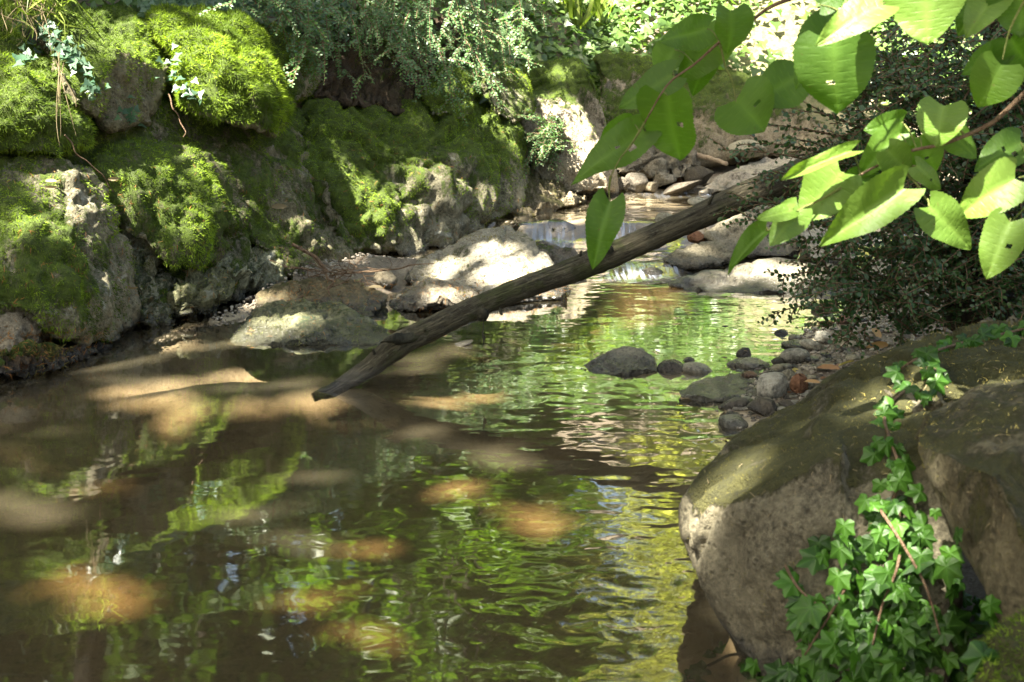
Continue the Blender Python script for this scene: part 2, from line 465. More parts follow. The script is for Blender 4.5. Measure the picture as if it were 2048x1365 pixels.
fr = b.n('ShaderNodeFresnel'); fr.inputs['IOR'].default_value = 1.36; b.l(nrm, fr.inputs['Normal'])
b2 = b.n('ShaderNodeMixShader')
b.l(b.math('MULTIPLY', fr.outputs[0], 1.9, True), b2.inputs[0]); b.l(b1.outputs[0], b2.inputs[1]); b.l(gl.outputs[0], b2.inputs[2])
fd = b.bsdf((0.30, 0.34, 0.42), 0.3, nrm, 0.5)
streak = b.noise(b.position((1.0, 0.08, 0.1)), 45, 2, 0.6)
b3 = b.n('ShaderNodeMixShader')
b.l(b.math('MULTIPLY', foam, b.rng(streak, 0.42, 0.62), True), b3.inputs[0]); b.l(b2.outputs[0], b3.inputs[1]); b.l(fd.outputs[0], b3.inputs[2])
M['water'] = b.done(b3.outputs[0])

def amp_f(x, y):
    a = 0.055 + 0.085 * np.clip((x + .6) / .7, 0, 1) + 0.68 * np.clip((x + 0.15) / 0.6, 0, 1) * np.clip((3.85 - y) / 0.8, 0, 1)
    a = a + 0.42 * np.clip((y - 6.6) / 0.6, 0, 1)
    return a * (0.7 + 0.6 * vnoise(np.stack([x * 1.6, y * 1.1, x * 0], 1), 5))

def foam_f(x, y):
    g = lambda cx, cy, sx, sy: np.exp(-((x - cx) / sx) ** 2 - ((y - cy) / sy) ** 2)
    n = vnoise(np.stack([x * 30, y * 4, x * 0], 1), 9)
    f = 0.6 * g(0.62, 8.16, 0.22, 0.10) + 0.5 * g(0.22, 8.2, 0.15, 0.08) + 0.8 * g(0.62, 7.33, 0.17, 0.13) + 0.5 * g(0.85, 7.4, 0.1, 0.1)
    f = f + 0.5 * g(1.25, 9.4, 0.25, 0.12)
    return np.clip(f * (0.5 + n), 0, 1)

def wz_mesh(x, y):
    z = water_z(x, y)
    act = np.clip((y - 6.9) / 0.5, 0, 1)
    return z + act * 0.012 * (fbm(np.stack([x * 7, y * 4, x * 0], 1), 3, 21) - 0.5) + foam_f(x, y) * 0.012 * (vnoise(np.stack([x * 40, y * 8, x * 0], 1), 4))

me, _ = grid_mesh('water', np.arange(-3.6, 3.6, 0.03), np.arange(-2.5, 11.0, 0.03), wz_mesh, M['water'], {'amp': amp_f, 'foam': foam_f, 'depth': lambda x, y: np.clip(water_z(x, y) - ground_z(x, y), 0, .6)})
link('water', me, kind='structure')

# ------------------------------------------------------------------ rocks
ROCKS = []      # (BVH in world space, object)

def eval_tmp(me, mods):
    o = bpy.data.objects.new('tmp', me); col.objects.link(o)
    for typ, kw in mods:
        m = o.modifiers.new('m', typ)
        for k, v in kw.items(): setattr(m, k, v)
    dg = bpy.context.evaluated_depsgraph_get()
    dg.update()
    ev = o.evaluated_get(dg)
    em = ev.to_mesh()
    V = np.empty(len(em.vertices) * 3, dtype=np.float32); em.vertices.foreach_get('co', V); V = V.reshape(-1, 3).astype(float)
    N = np.empty(len(em.vertices) * 3, dtype=np.float32); em.vertices.foreach_get('normal', N); N = N.reshape(-1, 3).astype(float)
    F = [tuple(pl.vertices) for pl in em.polygons]
    F = np.array([f if len(f) == 4 else (f[0], f[1], f[2], f[2]) for f in F], dtype=np.int32)
    tri = (F[:, 2] == F[:, 3])
    ev.to_mesh_clear()
    bpy.data.objects.remove(o); bpy.data.meshes.remove(me)
    return V, N, F[~tri] if (~tri).any() else F

def hull_mesh(hulls):
    bm = bmesh.new()
    for pts in hulls:
        vs = [bm.verts.new(p) for p in pts]
        r = bmesh.ops.convex_hull(bm, input=vs)
        dead = list({g for g in r['geom_interior'] + r['geom_unused'] if isinstance(g, bmesh.types.BMVert)})
        bmesh.ops.delete(bm, geom=dead, context='VERTS')
    bmesh.ops.recalc_face_normals(bm, faces=bm.faces)
    me = bpy.data.meshes.new('hull'); bm.to_mesh(me); bm.free()
    return me

def backed(pts, thick, shrink=None):
    """front outline points plus the same points further along their rays, drawn in"""
    if shrink is None: shrink = .93 if isinstance(pts, BankPts) else .78
    A = np.array(pts, float)
    c = A.mean(0)
    cp = np.array([0, 0, CAMH])
    d = A - cp
    L = np.linalg.norm(d, axis=1, keepdims=True)
    Bk = cp + d * (L + thick) / L
    cb = cp + (c - cp) * (np.linalg.norm(c - cp) + thick) / np.linalg.norm(c - cp)
    Bk = cb + (Bk - cb) * shrink
    Mid = cp + d * (L + thick * 0.35) / L
    return [tuple(v) for v in np.vstack([A, Mid, Bk])]

def tufts(V, N, F, dens, moss, L, W, seed, base, droop=0.5, thr=0.45, front=True):
    """moss blades over a surface, returned as verts, tris, rnd"""
    r = np.random.default_rng(seed)
    a, b_, c_ = V[F[:, 0]], V[F[:, 1]], V[F[:, 2]]; d_ = V[F[:, 3]]
    area = 0.5 * np.linalg.norm(np.cross(b_ - a, c_ - a), axis=1) + 0.5 * np.linalg.norm(np.cross(c_ - a, d_ - a), axis=1)
    fn = np.cross(c_ - a, d_ - b_); fn /= np.linalg.norm(fn, axis=1, keepdims=True) + 1e-9
    cen = (a + b_ + c_ + d_) / 4
    fm = moss[F].mean(1)
    if front:                                  # sides that no nearby viewpoint sees carry no blades
        area = area * ((fn[:, 1] < 0.55))
    fm = fm + (fbm(cen * np.array([9, 9, 5]), 4, seed) - 0.5) * 2.6 + (fbm(cen * 40, 2, seed + 3) - .5) * .6
    w = area * np.clip((fm - thr + .65) / 0.95, 0, 1) ** 1.8
    n = int(w.sum() * dens)
    if n < 5: return None
    idx = r.choice(len(F), n, p=w / w.sum())
    u = r.random((n, 1)); v = r.random((n, 1))
    P = (a[idx] * (1 - u) + b_[idx] * u) * (1 - v) + (d_[idx] * (1 - u) + c_[idx] * u) * v
    nn = fn[idx]
    rd = r.normal(size=(n, 3)) * 0.55
    D = nn * 0.75 + rd + np.array([0, 0, -droop])
    D /= np.linalg.norm(D, axis=1, keepdims=True)
    clump = fbm(P * 45, 2, seed + 5)
    Ls = (L * (0.55 + 0.9 * clump) * r.uniform(0.6, 1.3, n))[:, None]
    S = np.cross(D, r.normal(size=(n, 3))); S /= np.linalg.norm(S, axis=1, keepdims=True) + 1e-9
    P = P - nn * 0.003
    v0 = P - S * W * 0.5; v1 = P + S * W * 0.5; v2 = P + D * Ls + nn * 0.2 * Ls
    VV = np.stack([v0, v1, v2], 1).reshape(-1, 3)
    FF = np.arange(n * 3).reshape(-1, 3)
    hue = fbm(P * 3.0, 3, 77)
    rn = np.clip((hue - 0.5) * 3.2 + 0.42 + (clump - 0.5) * 1.5 + r.normal(size=n) * 0.2, 0, 1)
    return VV - base, FF, np.repeat(rn, 3)

def rock(name, hulls, mat, label, cat='boulder', group=None, vox=0.018, amp=0.05, freq=3.0, moss=0.0, mossf=None,
         tuft=0, tuft_mat='moss', tl=0.013, tw=0.004, smooth=1, seed=1, ridge=0.02, droop=0.5, thr=0.45, strata=0.0, blocky=2.0):
    me = hull_mesh(hulls)
    V, N, F = eval_tmp(me, [('REMESH', dict(mode='VOXEL', voxel_size=vox)), ('SMOOTH', dict(factor=0.6, iterations=smooth))])
    q = V + seed * 3.7
    wv = np.stack([vnoise(q * freq * 0.6, seed + 40), vnoise(q * freq * 0.6 + 9, seed + 41), vnoise(q * freq * 0.6 + 21, seed + 42)], 1) - 0.5
    n1 = fbm(q * freq + wv * 1.2, 4, seed, 0.5) - 0.5
    rd = 1 - np.abs(fbm(q * freq * 1.5 + wv * 2, 4, seed + 9, 0.55) - 0.5) * 4
    n3 = fbm(q * freq * 7, 3, seed + 30, 0.6) - 0.5
    cr = 1 - np.clip(np.abs(vnoise(q * freq * 2.2 + wv * 3, seed + 50) - 0.5) * 9, 0, 1)
    bf = fbm(q * freq * 1.0 + wv, 2, seed + 60) * 7
    bq = np.floor(bf) + np.clip((bf - np.floor(bf) - .8) / .2, 0, 1); blk = bq / 7 - .5
    disp = n1 * amp * 1.7 + blk * amp * blocky - np.clip(rd, 0, 1) ** 3 * ridge * 1.5 - cr * ridge * .5 + n3 * amp * 0.5
    if strata:
        ly = vnoise(np.stack([q[:, 0] * 1.2, q[:, 1] * 1.2, q[:, 2] * 22 + q[:, 0] * 2], 1), seed + 3)
        disp += (ly - 0.5) * strata
    V = V + N * disp[:, None]
    V = V + N * ((np.clip(N[:, 2] * .35 + moss + .5, 0, 1) * (fbm(q * np.array([24, 24, 15]), 3, seed + 70) - .5) * .045 * (moss > -.3) * min(1, vox / .016) ** 2))[:, None]
    base = np.array([V[:, 0].mean(), V[:, 1].mean(), V[:, 2].min()])
    ms = np.clip(N[:, 2], -1, 1) * 0.35 + moss + (fbm(q * 1.8, 3, seed + 12) - 0.5) * 1.1 - np.clip(0.12 - V[:, 2], 0, 1) * 4
    if mossf is not None: ms = ms + mossf(V, N)
    if moss <= -1: ms = ms * 0 - 1
    me = np_mesh(name, V - base, F, {'moss': np.clip(ms, -1, 1.5)}, True, mat)
    o = link(name, me, tuple(base), label=label, cat=cat, group=group)
    ROCKS.append((BVHTree.FromPolygons([tuple(v) for v in V], [tuple(int(i) for i in f) for f in F]), o, name))
    if tuft:
        t = tufts(V, N, F, tuft, ms, tl, tw, seed, base, droop, thr)
        if t is not None:
            mm = np_mesh('moss', t[0], t[1], {'rnd': t[2]}, False, M[tuft_mat])
            link('moss', mm, parent=o, kind='stuff')
    return o

class BankPts(list): pass
def LP(pts): return BankPts([LB(*p) for p in pts])
def YP(pts): return [PT(*p) for p in pts]

TD = 26000   # moss blades per m2
BANK = 'mossy boulders of the left bank'
rock('mossy_boulder', [backed(LP([(-110,320,.12),(0,315,.1),(60,325,.08),(130,322,.12),(175,345,.1),(225,430,0),(255,530,-.06),(276,620,0),(270,655,0),(236,690,0),(180,692,0),(100,625,-.12),(0,605,-.1),(-110,610,-.1),(60,450,-.18),(160,520,-.22),(150,400,-.1),(200,600,-.2)]), .8)],
     M['rock_bank'], 'huge mossy slab at the far left whose foot drops to the dark water', group=BANK, moss=0.45, tuft=TD, amp=.06, freq=2.6, seed=2, droop=.8, tl=.015)
rock('brown_rock', [backed(LP([(-110,600,.05),(0,598,.05),(60,625,.03),(100,655,0),(95,700,0),(60,735,0),(-110,745,0),(30,660,-.06)]), .5)],
     M['rock_brown'], 'bare cracked brown rock at the waterline under the far left mossy slab', 'rock', moss=-.3, amp=.05, freq=5, ridge=.05, seed=3)
rock('mossy_boulder', [backed(LP([(-110,60,.15),(0,48,.12),(50,75,.1),(100,130,.05),(135,185,.05),(172,250,.03),(182,290,.05),(130,322,.05),(60,312,0),(-110,300,0),(40,170,-.12),(90,230,-.12),(0,250,-.12)]), .7)],
     M['rock_bank'], 'yellow green moss mound at the upper left edge beside hanging dry grass', group=BANK, moss=0.9, tuft=TD, amp=.06, seed=4, tl=.02)
rock('mossy_boulder', [backed(LP([(130,18,.3),(250,14,.3),(305,50,.08),(262,80,-.05),(345,130,0),(350,158,.02),(322,200,.02),(296,246,.08),(215,252,.02),(238,100,-.1),(95,35,.3),(250,160,-.04)]), .6),
                       backed(LP([(88,60,.1),(150,50,.05),(236,72,-.1),(243,112,-.16),(222,172,-.12),(200,232,-.05),(150,218,-.08),(100,150,-.05)]), .5)],
     M['rock_bank'], 'block shaped boulder with flat mossy top and brown furrowed face, beside the bright green one', group=BANK, moss=0.7, tuft=TD, amp=.045, seed=5, tl=.016,
     mossf=lambda V, N: np.where(N[:, 2] < .35, -.55, .1))
rock('mossy_boulder', [backed(LP([(300,25,.2),(360,18,.25),(420,22,.25),(482,42,.1),(520,100,-.12),(470,150,-.25),(440,90,-.22),(400,60,-.05),(352,118,.0),(340,105,.05),(312,62,.1)]), .7),
                       backed(LP([(482,42,.1),(512,82,-.1),(547,132,-.15),(575,190,-.12),(582,240,-.1),(548,270,-.12),(520,262,-.15),(470,150,-.27),(510,180,-.35),(400,120,-.05),(420,60,0)]), .55),
                       backed(LP([(350,118,.0),(400,105,-.1),(450,140,-.22),(520,250,-.2),(470,250,-.12),(405,226,-.05),(372,200,0),(355,155,0)]), .5)],
     M['rock_bank'], 'brightest green boulder, its thick moss cap overhanging a dark hollow', group=BANK, moss=0.95, tuft=TD*1.25, tuft_mat='moss_bright', amp=.055, seed=6, tl=.024, tw=.005,
     mossf=lambda V, N: np.clip(N[:, 2] + .25, -1, 0) * 1.5)
rock('mossy_boulder', [backed(LP([(500,62,.35),(540,52,.35),(585,85,.3),(622,120,.22),(632,150,.2),(618,195,.2),(570,226,.2),(560,180,.15),(570,120,.12)]), .5)],
     M['rock_bank'], 'rounded mossy boulder tucked behind the brightest green one', group=BANK, moss=0.85, tuft=TD, amp=.05, seed=7, tl=.018)
rock('mossy_boulder', [backed(LP([(200,300,.15),(260,275,.1),(340,280,.05),(400,288,.0),(455,330,-.02),(490,400,.0),(503,470,.02),(470,492,0),(436,518,-.06),(405,548,-.06),(370,540,-.1),(325,470,-.1),(262,480,0),(228,400,.02),(190,345,.05),(330,370,-.18),(425,420,-.24),(390,500,-.22)]), .7)],
     M['rock_bank'], 'bulging boulder with a bare pale patch in its moss, above the wet green rocks', group=BANK, moss=0.42, tuft=TD, amp=.055, seed=8, tl=.016, strata=.02)
rock('rock_wall', [backed(LP([(225,400,.12),(330,470,.12),(355,560,.12),(350,645,.1),(295,655,.05),(268,600,.05),(280,520,.03)]), .5)],
     M['rock_green'], 'crumbly green rock face in the corner between the two left boulders', 'rock', moss=0.5, tuft=TD*.7, tuft_mat='moss_dull', amp=.06, freq=6, ridge=.05, seed=9)
rock('wet_rock', [backed(LP([(345,560,.0),(390,526,0),(440,530,0),(470,560,0),(477,602,-.02),(462,615,-.03),(420,620,-.05),(400,637,-.03),(356,640,0),(345,595,0),(420,580,-.12)]), .35)],
     M['rock_green'], 'rounded green crusted rock at the water edge under the bulging boulder', 'rock', moss=0.12, tuft=TD*.5, tuft_mat='moss_dull', amp=.05, freq=7, ridge=.05, seed=10, vox=.012)
rock('wet_rock', [backed(LP([(408,522,.1),(440,500,.12),(500,493,.15),(560,498,.12),(574,540,.08),(588,582,.05),(540,592,0),(490,584,0),(465,562,0),(520,540,-.05)]), .4)],
     M['rock_green'], 'flat topped grey green rock between the rounded wet rock and the twig heap', 'rock', moss=0.12, tuft=TD*.5, tuft_mat='moss_dull', amp=.05, freq=7, ridge=.05, seed=11, vox=.012)
rock('mossy_slope_rock', [backed(LP([(290,262,.2),(400,252,.25),(470,268,.3),(590,250,.35),(612,300,.2),(690,380,.12),(722,470,.03),(735,535,0),(690,548,0),(600,562,0),(556,512,.05),(500,482,.1),(440,340,.15),(560,380,.02),(640,470,-.08)]), .8)],
     M['rock_bank'], 'long sloping rock face with moss streaks under the brightest green boulder', group=BANK, moss=0.42, tuft=TD, amp=.07, freq=3.2, seed=12, droop=.7, thr=.5)
rock('mossy_boulder', [backed(LP([(575,225,.4),(600,330,.2),(640,410,.1),(690,500,.04),(600,205,.45),(660,165,.5),(770,215,.3),(815,250,.05),(845,330,-.08),(858,420,-.05),(850,512,0),(762,503,0),(712,440,0),(690,400,.02),(650,300,.12),(640,235,.15),(720,250,-.02),(780,400,-.12)]), .7),
                       backed(LP([(770,222,.25),(850,236,.2),(950,205,.25),(1012,196,.15),(1032,262,.0),(1038,340,-.05),(1042,425,.0),(1020,438,0),(955,458,0),(882,502,0),(820,508,0),(800,380,-.08),(900,320,-.1),(950,400,-.12),(1000,300,-.1)]), .7)],
     M['rock_bank'], 'longest grey and green boulder of the bank, behind the sunlit mid stream rock', group=BANK, moss=0.48, tuft=TD*.9, amp=.085, freq=2.6, ridge=.05, seed=13, droop=.7, thr=.5,
     mossf=lambda V, N: np.clip((V[:, 2] - .38) * 1.2, -.3, .4))
rock('mossy_bank', [backed(LP([(-110,200,.32),(150,190,.32),(330,170,.32),(480,220,.3),(600,215,.35),(640,300,.18),(720,420,.12),(760,500,.10),(600,540,.10),(450,540,.14),(300,640,.12),(-110,660,.15)]), .5, .95)],
     M['rock_bank'], 'mossy rock slope filling the joints between the left bank boulders', 'rock bank', moss=.7, tuft=TD*.6, amp=.08, seed=51, vox=.025)
rock('mossy_boulder', [backed(LP([(825,175,.1),(900,140,.1),(945,152,.05),(962,190,.03),(950,222,.03),(920,242,.05),(866,236,.05),(900,190,-.08)]), .5)],
     M['rock_bank'], 'small overhanging mossy boulder beneath the hanging small leaved shrub', group=BANK, moss=0.7, tuft=TD, amp=.05, seed=14)
rock('mossy_boulder', [backed(LP([(955,155,.1),(1000,128,.1),(1035,138,.1),(1062,172,.08),(1066,225,.08),(1035,252,.05),(985,225,.03)]), .5)],
     M['rock_bank'], 'sun touched yellow moss boulder at the right end of the left bank', group=BANK, moss=0.6, tuft=TD*.8, tuft_mat='moss_bright', amp=.05, seed=15)
rock('earth_bank', [backed(LP([(560,20,.9),(700,-10,.9),(880,20,.8),(960,110,.5),(860,240,.25),(720,215,.35),(625,195,.45),(640,90,.55)]), .6)],
     M['soil'], 'dark earth bank in the hollow behind the hanging shrub', 'earth bank', moss=-.15, tuft=TD*.3, tuft_mat='moss_brown', amp=.08, freq=5, seed=16, ridge=.06)

rock('root_mat', [backed(LP([(-60,700,-.1),(40,690,-.08),(110,682,-.04),(180,684,0),(232,690,0),(215,705,-.02),(150,722,-.06),(120,742,-.08),(20,750,-.12),(-60,752,-.12)]), .25)],
     M['soil'], 'dark matted roots and litter at the waterline under the far left slab', 'roots', moss=.15, tuft=9000, tuft_mat='moss_brown', amp=.035, freq=9, ridge=.03, seed=53, vox=.01, tl=.02)
FAR = 'boulders round the head of the pool'
rock('sunlit_boulder', [backed(YP([(1060,195,9.5),(1120,170,9.6),(1160,198,9.45),(1192,260,9.3),(1216,320,9.2),(1228,388,9.15),(1150,398,9.1),(1100,385,9.1),(1055,340,9.2),(1035,240,9.4),(1130,260,9.2),(1180,330,9.1)]), .8)],
     M['rock_far'], 'tall boulder at the head of the pool with its face in full sun', group=FAR, moss=.1, tuft=TD*.35, tuft_mat='moss_bright', amp=.05, seed=17, vox=.022, mossf=lambda V, N: np.clip((V[:, 2] - .65) * 2, -.6, .5))
rock('mossy_boulder', [backed(YP([(1035,155,10.2),(1100,120,10.3),(1160,114,10.3),(1190,150,10.1),(1212,260,10.0),(1235,340,9.9),(1180,340,9.9),(1060,270,10.0),(1040,200,10.1)]), .8)],
     M['rock_far'], 'shaded boulder with a sloping moss roof behind the fully sunlit one', group=FAR, moss=.5, tuft=TD*.5, amp=.05, seed=18, vox=.022, mossf=lambda V, N: np.clip((V[:, 2] - .7) * 2, -.4, .5))
rock('mossy_boulder', [backed(YP([(1190,118,10.8),(1250,104,10.9),(1300,118,10.8),(1335,160,10.6),(1350,260,10.4),(1388,330,10.1),(1380,362,9.95),(1250,358,9.95),(1212,330,10),(1200,220,10.4)]), .8)],
     M['rock_far'], 'dark mossy boulder behind the hanging leaves, left of the pale sunlit bank', group=FAR, moss=.6, tuft=TD*.5, amp=.07, seed=19, vox=.022)
rock('brown_boulder', [backed(YP([(1225,290,9.9),(1300,270,9.9),(1380,285,9.85),(1396,330,9.75),(1385,358,9.7),(1300,362,9.65),(1230,350,9.7),(1300,310,9.7)]), .5)],
     M['rock_brown'], 'brown overhanging rock above the row of far grey cobbles', 'rock', moss=-.1, amp=.06, freq=5, ridge=.05, seed=20, vox=.018)
rock('mossy_boulder', [backed(YP([(1335,185,10.8),(1390,150,10.9),(1450,130,10.9),(1492,148,10.8),(1540,200,10.6),(1600,240,10.5),(1660,262,10.4),(1660,310,10.2),(1500,310,10.1),(1400,310,10.1),(1370,330,10.1),(1350,260,10.4),(1440,240,10.3)]), .8)],
     M['rock_far'], 'long rounded boulder with moss on its left shoulder below the pale sunlit bank', group=FAR, moss=.6, tuft=TD*.4, tuft_mat='moss_dull', amp=.06, seed=21, vox=.022, mossf=lambda V, N: np.clip((V[:, 2] - .75) * 2.4, -.5, .5))
rock('soil_bank', [backed(YP([(1025,330,9.0),(1075,350,9.1),(1130,380,9.1),(1185,398,9.0),(1150,412,8.8),(1075,436,8.45),(1030,446,8.3),(1010,420,8.5)]), .5)],
     M['rock_brown'], 'small slope of brown soil and litter at the foot of the fully sunlit boulder', 'soil bank', moss=.1, tuft=TD*.3, tuft_mat='moss_brown', amp=.05, freq=6, seed=52, vox=.02)
rock('sloping_slab', [backed(YP([(1390,388,9.35),(1430,355,9.5),(1480,322,9.7),(1560,308,9.8),(1660,320,9.7),(1650,380,9.3),(1500,385,9.25)]), .5)],
     M['rock_far'], 'smooth sloping slab above the upper pool with a thin sheet of water', 'slab', moss=-.3, amp=.03, seed=22, vox=.02)

ISL = 'rocks standing in mid stream'
rock('stream_boulder', [backed(YP([(805,562,6.95),(835,520,7.1),(900,480,7.3),(960,460,7.4),(1012,450,7.4),(1056,466,7.3),(1088,506,7.1),(1142,580,6.8),(1142,598,6.65),(1040,604,6.55),(940,602,6.55),(860,588,6.7),(960,500,7.0),(1040,530,6.85)]), .5)],
     M['rock_pale'], 'large grey boulder in mid stream with a white sun patch behind the fallen log', group=ISL, moss=-.4, tuft=TD*.5, tuft_mat='moss_brown', amp=.03, blocky=.4, seed=23, vox=.012, smooth=4,
     mossf=lambda V, N: np.clip((6.95 - V[:, 1]) * 2.2, 0, .55) + np.clip(V[:, 0] - 0, 0, 1) * .5)
rock('stream_rock', [backed(YP([(1065,480,7.7),(1110,488,7.7),(1150,510,7.55),(1172,552,7.2),(1140,585,6.95),(1090,560,7.1)]), .4)],
     M['stone_b'], 'dark moss crusted rock hidden half behind the large grey mid stream boulder', 'rock', ISL, moss=.3, tuft=TD*.5, tuft_mat='moss_brown', amp=.05, freq=6, seed=24, vox=.014)
rock('stream_rock', [backed(YP([(730,622,6.6),(790,592,6.65),(850,553,6.75),(900,560,6.7),(950,580,6.55),(980,606,6.4),(965,628,6.3),(900,640,6.5),(850,640,6.6),(760,640,6.6),(880,600,6.28),(800,618,6.4)]), .45)],
     M['rock_brown'], 'humped brown rock with sun patches and a dark hollow under it, beside the log', 'rock', ISL, moss=-.05, tuft=TD*.4, tuft_mat='moss_brown', amp=.035, freq=4.5, blocky=.4, seed=25, vox=.012)
rock('stream_rock', [backed(YP([(448,690,5.82),(480,652,5.92),(520,606,6.1),(600,598,6.25),(680,604,6.2),(742,640,6.05),(785,668,5.9),(790,690,5.78),(600,693,5.72),(480,695,5.76),(600,640,5.9)]), .4)],
     M['rock_green'], 'low wet rock in front of the others with its left tip in the water', 'rock', ISL, moss=.15, tuft=TD*.3, tuft_mat='moss_dull', amp=.03, blocky=.4, seed=26, vox=.012, smooth=4)
rock('stream_rock', [backed(YP([(508,642,6.3),(516,590,6.42),(560,566,6.5),(640,556,6.56),(720,562,6.6),(780,592,6.5),(745,640,6.25)]), .4)],
     M['rock_brown'], 'flat grey brown rock under the twig heap', 'rock', ISL, moss=-.1, tuft=TD*.2, tuft_mat='moss_dull', amp=.03, blocky=.4, seed=27, vox=.012, smooth=4)
RM = 'rocks at the right of the riffle'
rock('sunlit_slab', [backed(YP([(1338,570,6.98),(1400,542,7.06),(1480,524,7.12),(1560,516,7.16),(1640,524,7.12),(1725,545,7.0),(1745,580,6.85),(1700,600,6.75),(1500,590,6.82),(1430,586,6.86),(1370,582,6.9)]), .4)],
     M['rock_pale'], 'low broad slab glaring white in the sun at the right of the stream', 'slab', RM, moss=-1, amp=.03, seed=28, vox=.012)
rock('grey_rock', [backed(YP([(1322,520,7.45),(1350,498,7.52),(1400,484,7.58),(1440,488,7.58),(1468,512,7.5),(1440,530,7.4),(1350,534,7.4)]), .3)],
     M['rock_pale'], 'low grey rock in the stream just above the glaring white slab', 'rock', RM, moss=-1, amp=.03, seed=29, vox=.012)
rock('grey_rock', [backed(YP([(1404,476,7.9),(1450,430,8.0),(1500,410,8.08),(1560,416,8.08),(1604,450,8.0),(1606,512,7.72),(1480,514,7.72),(1438,506,7.76)]), .5)],
     M['rock_pale'], 'large rounded pale boulder under the thick end of the log', 'boulder', RM, moss=-1, amp=.04, seed=30, vox=.015)
rock('grey_rock', [backed(YP([(1590,502,7.6),(1600,460,7.7),(1640,450,7.75),(1700,466,7.65),(1720,524,7.4),(1640,530,7.4)]), .4)],
     M['rock_pale'], 'grey rock seen through the dark shrub behind the white slab', 'rock', RM, moss=-1, amp=.045, seed=31, vox=.015)
rock('grey_rock', [backed(YP([(1690,590,6.7),(1700,530,6.9),(1760,510,7.0),(1830,520,6.9),(1850,590,6.5),(1760,600,6.45)]), .4)],
     M['rock_pale'], 'grey rock behind the lowest twigs of the dark shrub above the gravel', 'rock', RM, moss=-1, amp=.045, seed=32, vox=.015)

# foreground
rock('foreground_boulder', [backed(YP([(1358,1080,2.95),(1362,1010,3.0),(1400,945,3.1),(1450,888,3.2),(1510,845,3.3),(1600,800,3.35),(1640,775,3.35),(1690,900,2.75),(1700,1100,2.65),(1700,1420,2.6),(1545,1420,2.75),(1500,1340,2.85),(1470,1280,2.86),(1422,1180,2.9),(1382,1120,2.93),(1480,1000,2.8),(1550,1200,2.72)]), .5, .85),
                            backed(YP([(1600,800,3.35),(1640,760,3.35),(1700,730,3.3),(1800,690,3.3),(1880,700,3.2),(1900,900,2.7),(1920,1200,2.6),(1900,1450,2.5),(1650,1450,2.6),(1650,1000,2.75),(1620,860,2.95)]), .6, .85)],
     M['rock_fore'], 'large foreground boulder leaning over the pool with a sunlit patch, ivy at its foot', moss=.12, tuft=TD*1.0, tuft_mat='moss_brown', amp=.018, freq=3, blocky=.5, smooth=16, seed=33, vox=.009, tl=.006, tw=.0025, ridge=.020, thr=.55,
     mossf=lambda V, N: np.clip(N[:, 2] - .35, 0, 1) * 1.0)
rock('foreground_boulder', [backed(YP([(1640,775,3.4),(1720,725,3.5),(1850,668,3.6),(1930,650,3.6),(2048,630,3.6),(2200,620,3.6),(2200,860,2.8),(1900,850,2.85),(1780,830,3.0)]), .5, .85)],
     M['rock_fore'], 'broad mossy rock shelf at the right edge strewn with yellow bits, ivy crossing it', moss=.45, tuft=TD*1.2, tuft_mat='moss_brown', amp=.028, freq=3, blocky=.3, seed=34, vox=.01, tl=.008, tw=.003, ridge=.03)
rock('foreground_boulder', [backed(YP([(1825,880,2.6),(1850,830,2.7),(1950,770,2.75),(2200,720,2.8),(2250,1350,2.3),(2060,1320,2.3),(1985,1235,2.35),(1935,1110,2.42),(1870,990,2.5),(1990,950,2.35),(2060,1100,2.25)]), .5, .85)],
     M['rock_fore'], 'dark rounded boulder at the right edge, right of the ivy trail', moss=.25, tuft=TD*.8, tuft_mat='moss_brown', amp=.016, freq=3, blocky=.3, seed=35, vox=.009, tl=.006, tw=.0025, ridge=.012, thr=.55)
rock('mossy_boulder', [backed(YP([(1925,1420,2.05),(1960,1330,2.1),(2000,1285,2.15),(2060,1240,2.15),(2200,1200,2.1),(2250,1500,1.9),(1920,1500,1.95)]), .4, .85)],
     M['rock_fore'], 'yellow green moss hump in the bottom right corner', moss=.9, tuft=TD*2.5, tuft_mat='moss', amp=.03, freq=5, seed=36, vox=.009, tl=.012, tw=.003)

# ------------------------------------------------------------------ ray hits on what is built so far
def ray_hit(px, py, ground=True):
    u, dy, dz = ray(px, py)
    d = Vector((u, dy, dz)).normalized(); o = Vector((0, 0, CAMH))
    best = None
    for bv, ob, nm in ROCKS:
        h = bv.ray_cast(o, d, 40)
        if h[0] is not None and (best is None or h[3] < best[2]):
            best = (h[0], h[1], h[3])
    if ground:
        ts = np.linspace(1.5, 30, 1500)
        P = np.array(o)[None, :] + np.array(d)[None, :] * ts[:, None]
        below = P[:, 2] < ground_z(P[:, 0], P[:, 1])
        if below.any():
            t = ts[below.argmax()]
            if best is None or t < best[2]:
                best = (o + d * t, Vector((0, 0, 1)), t)
    return best

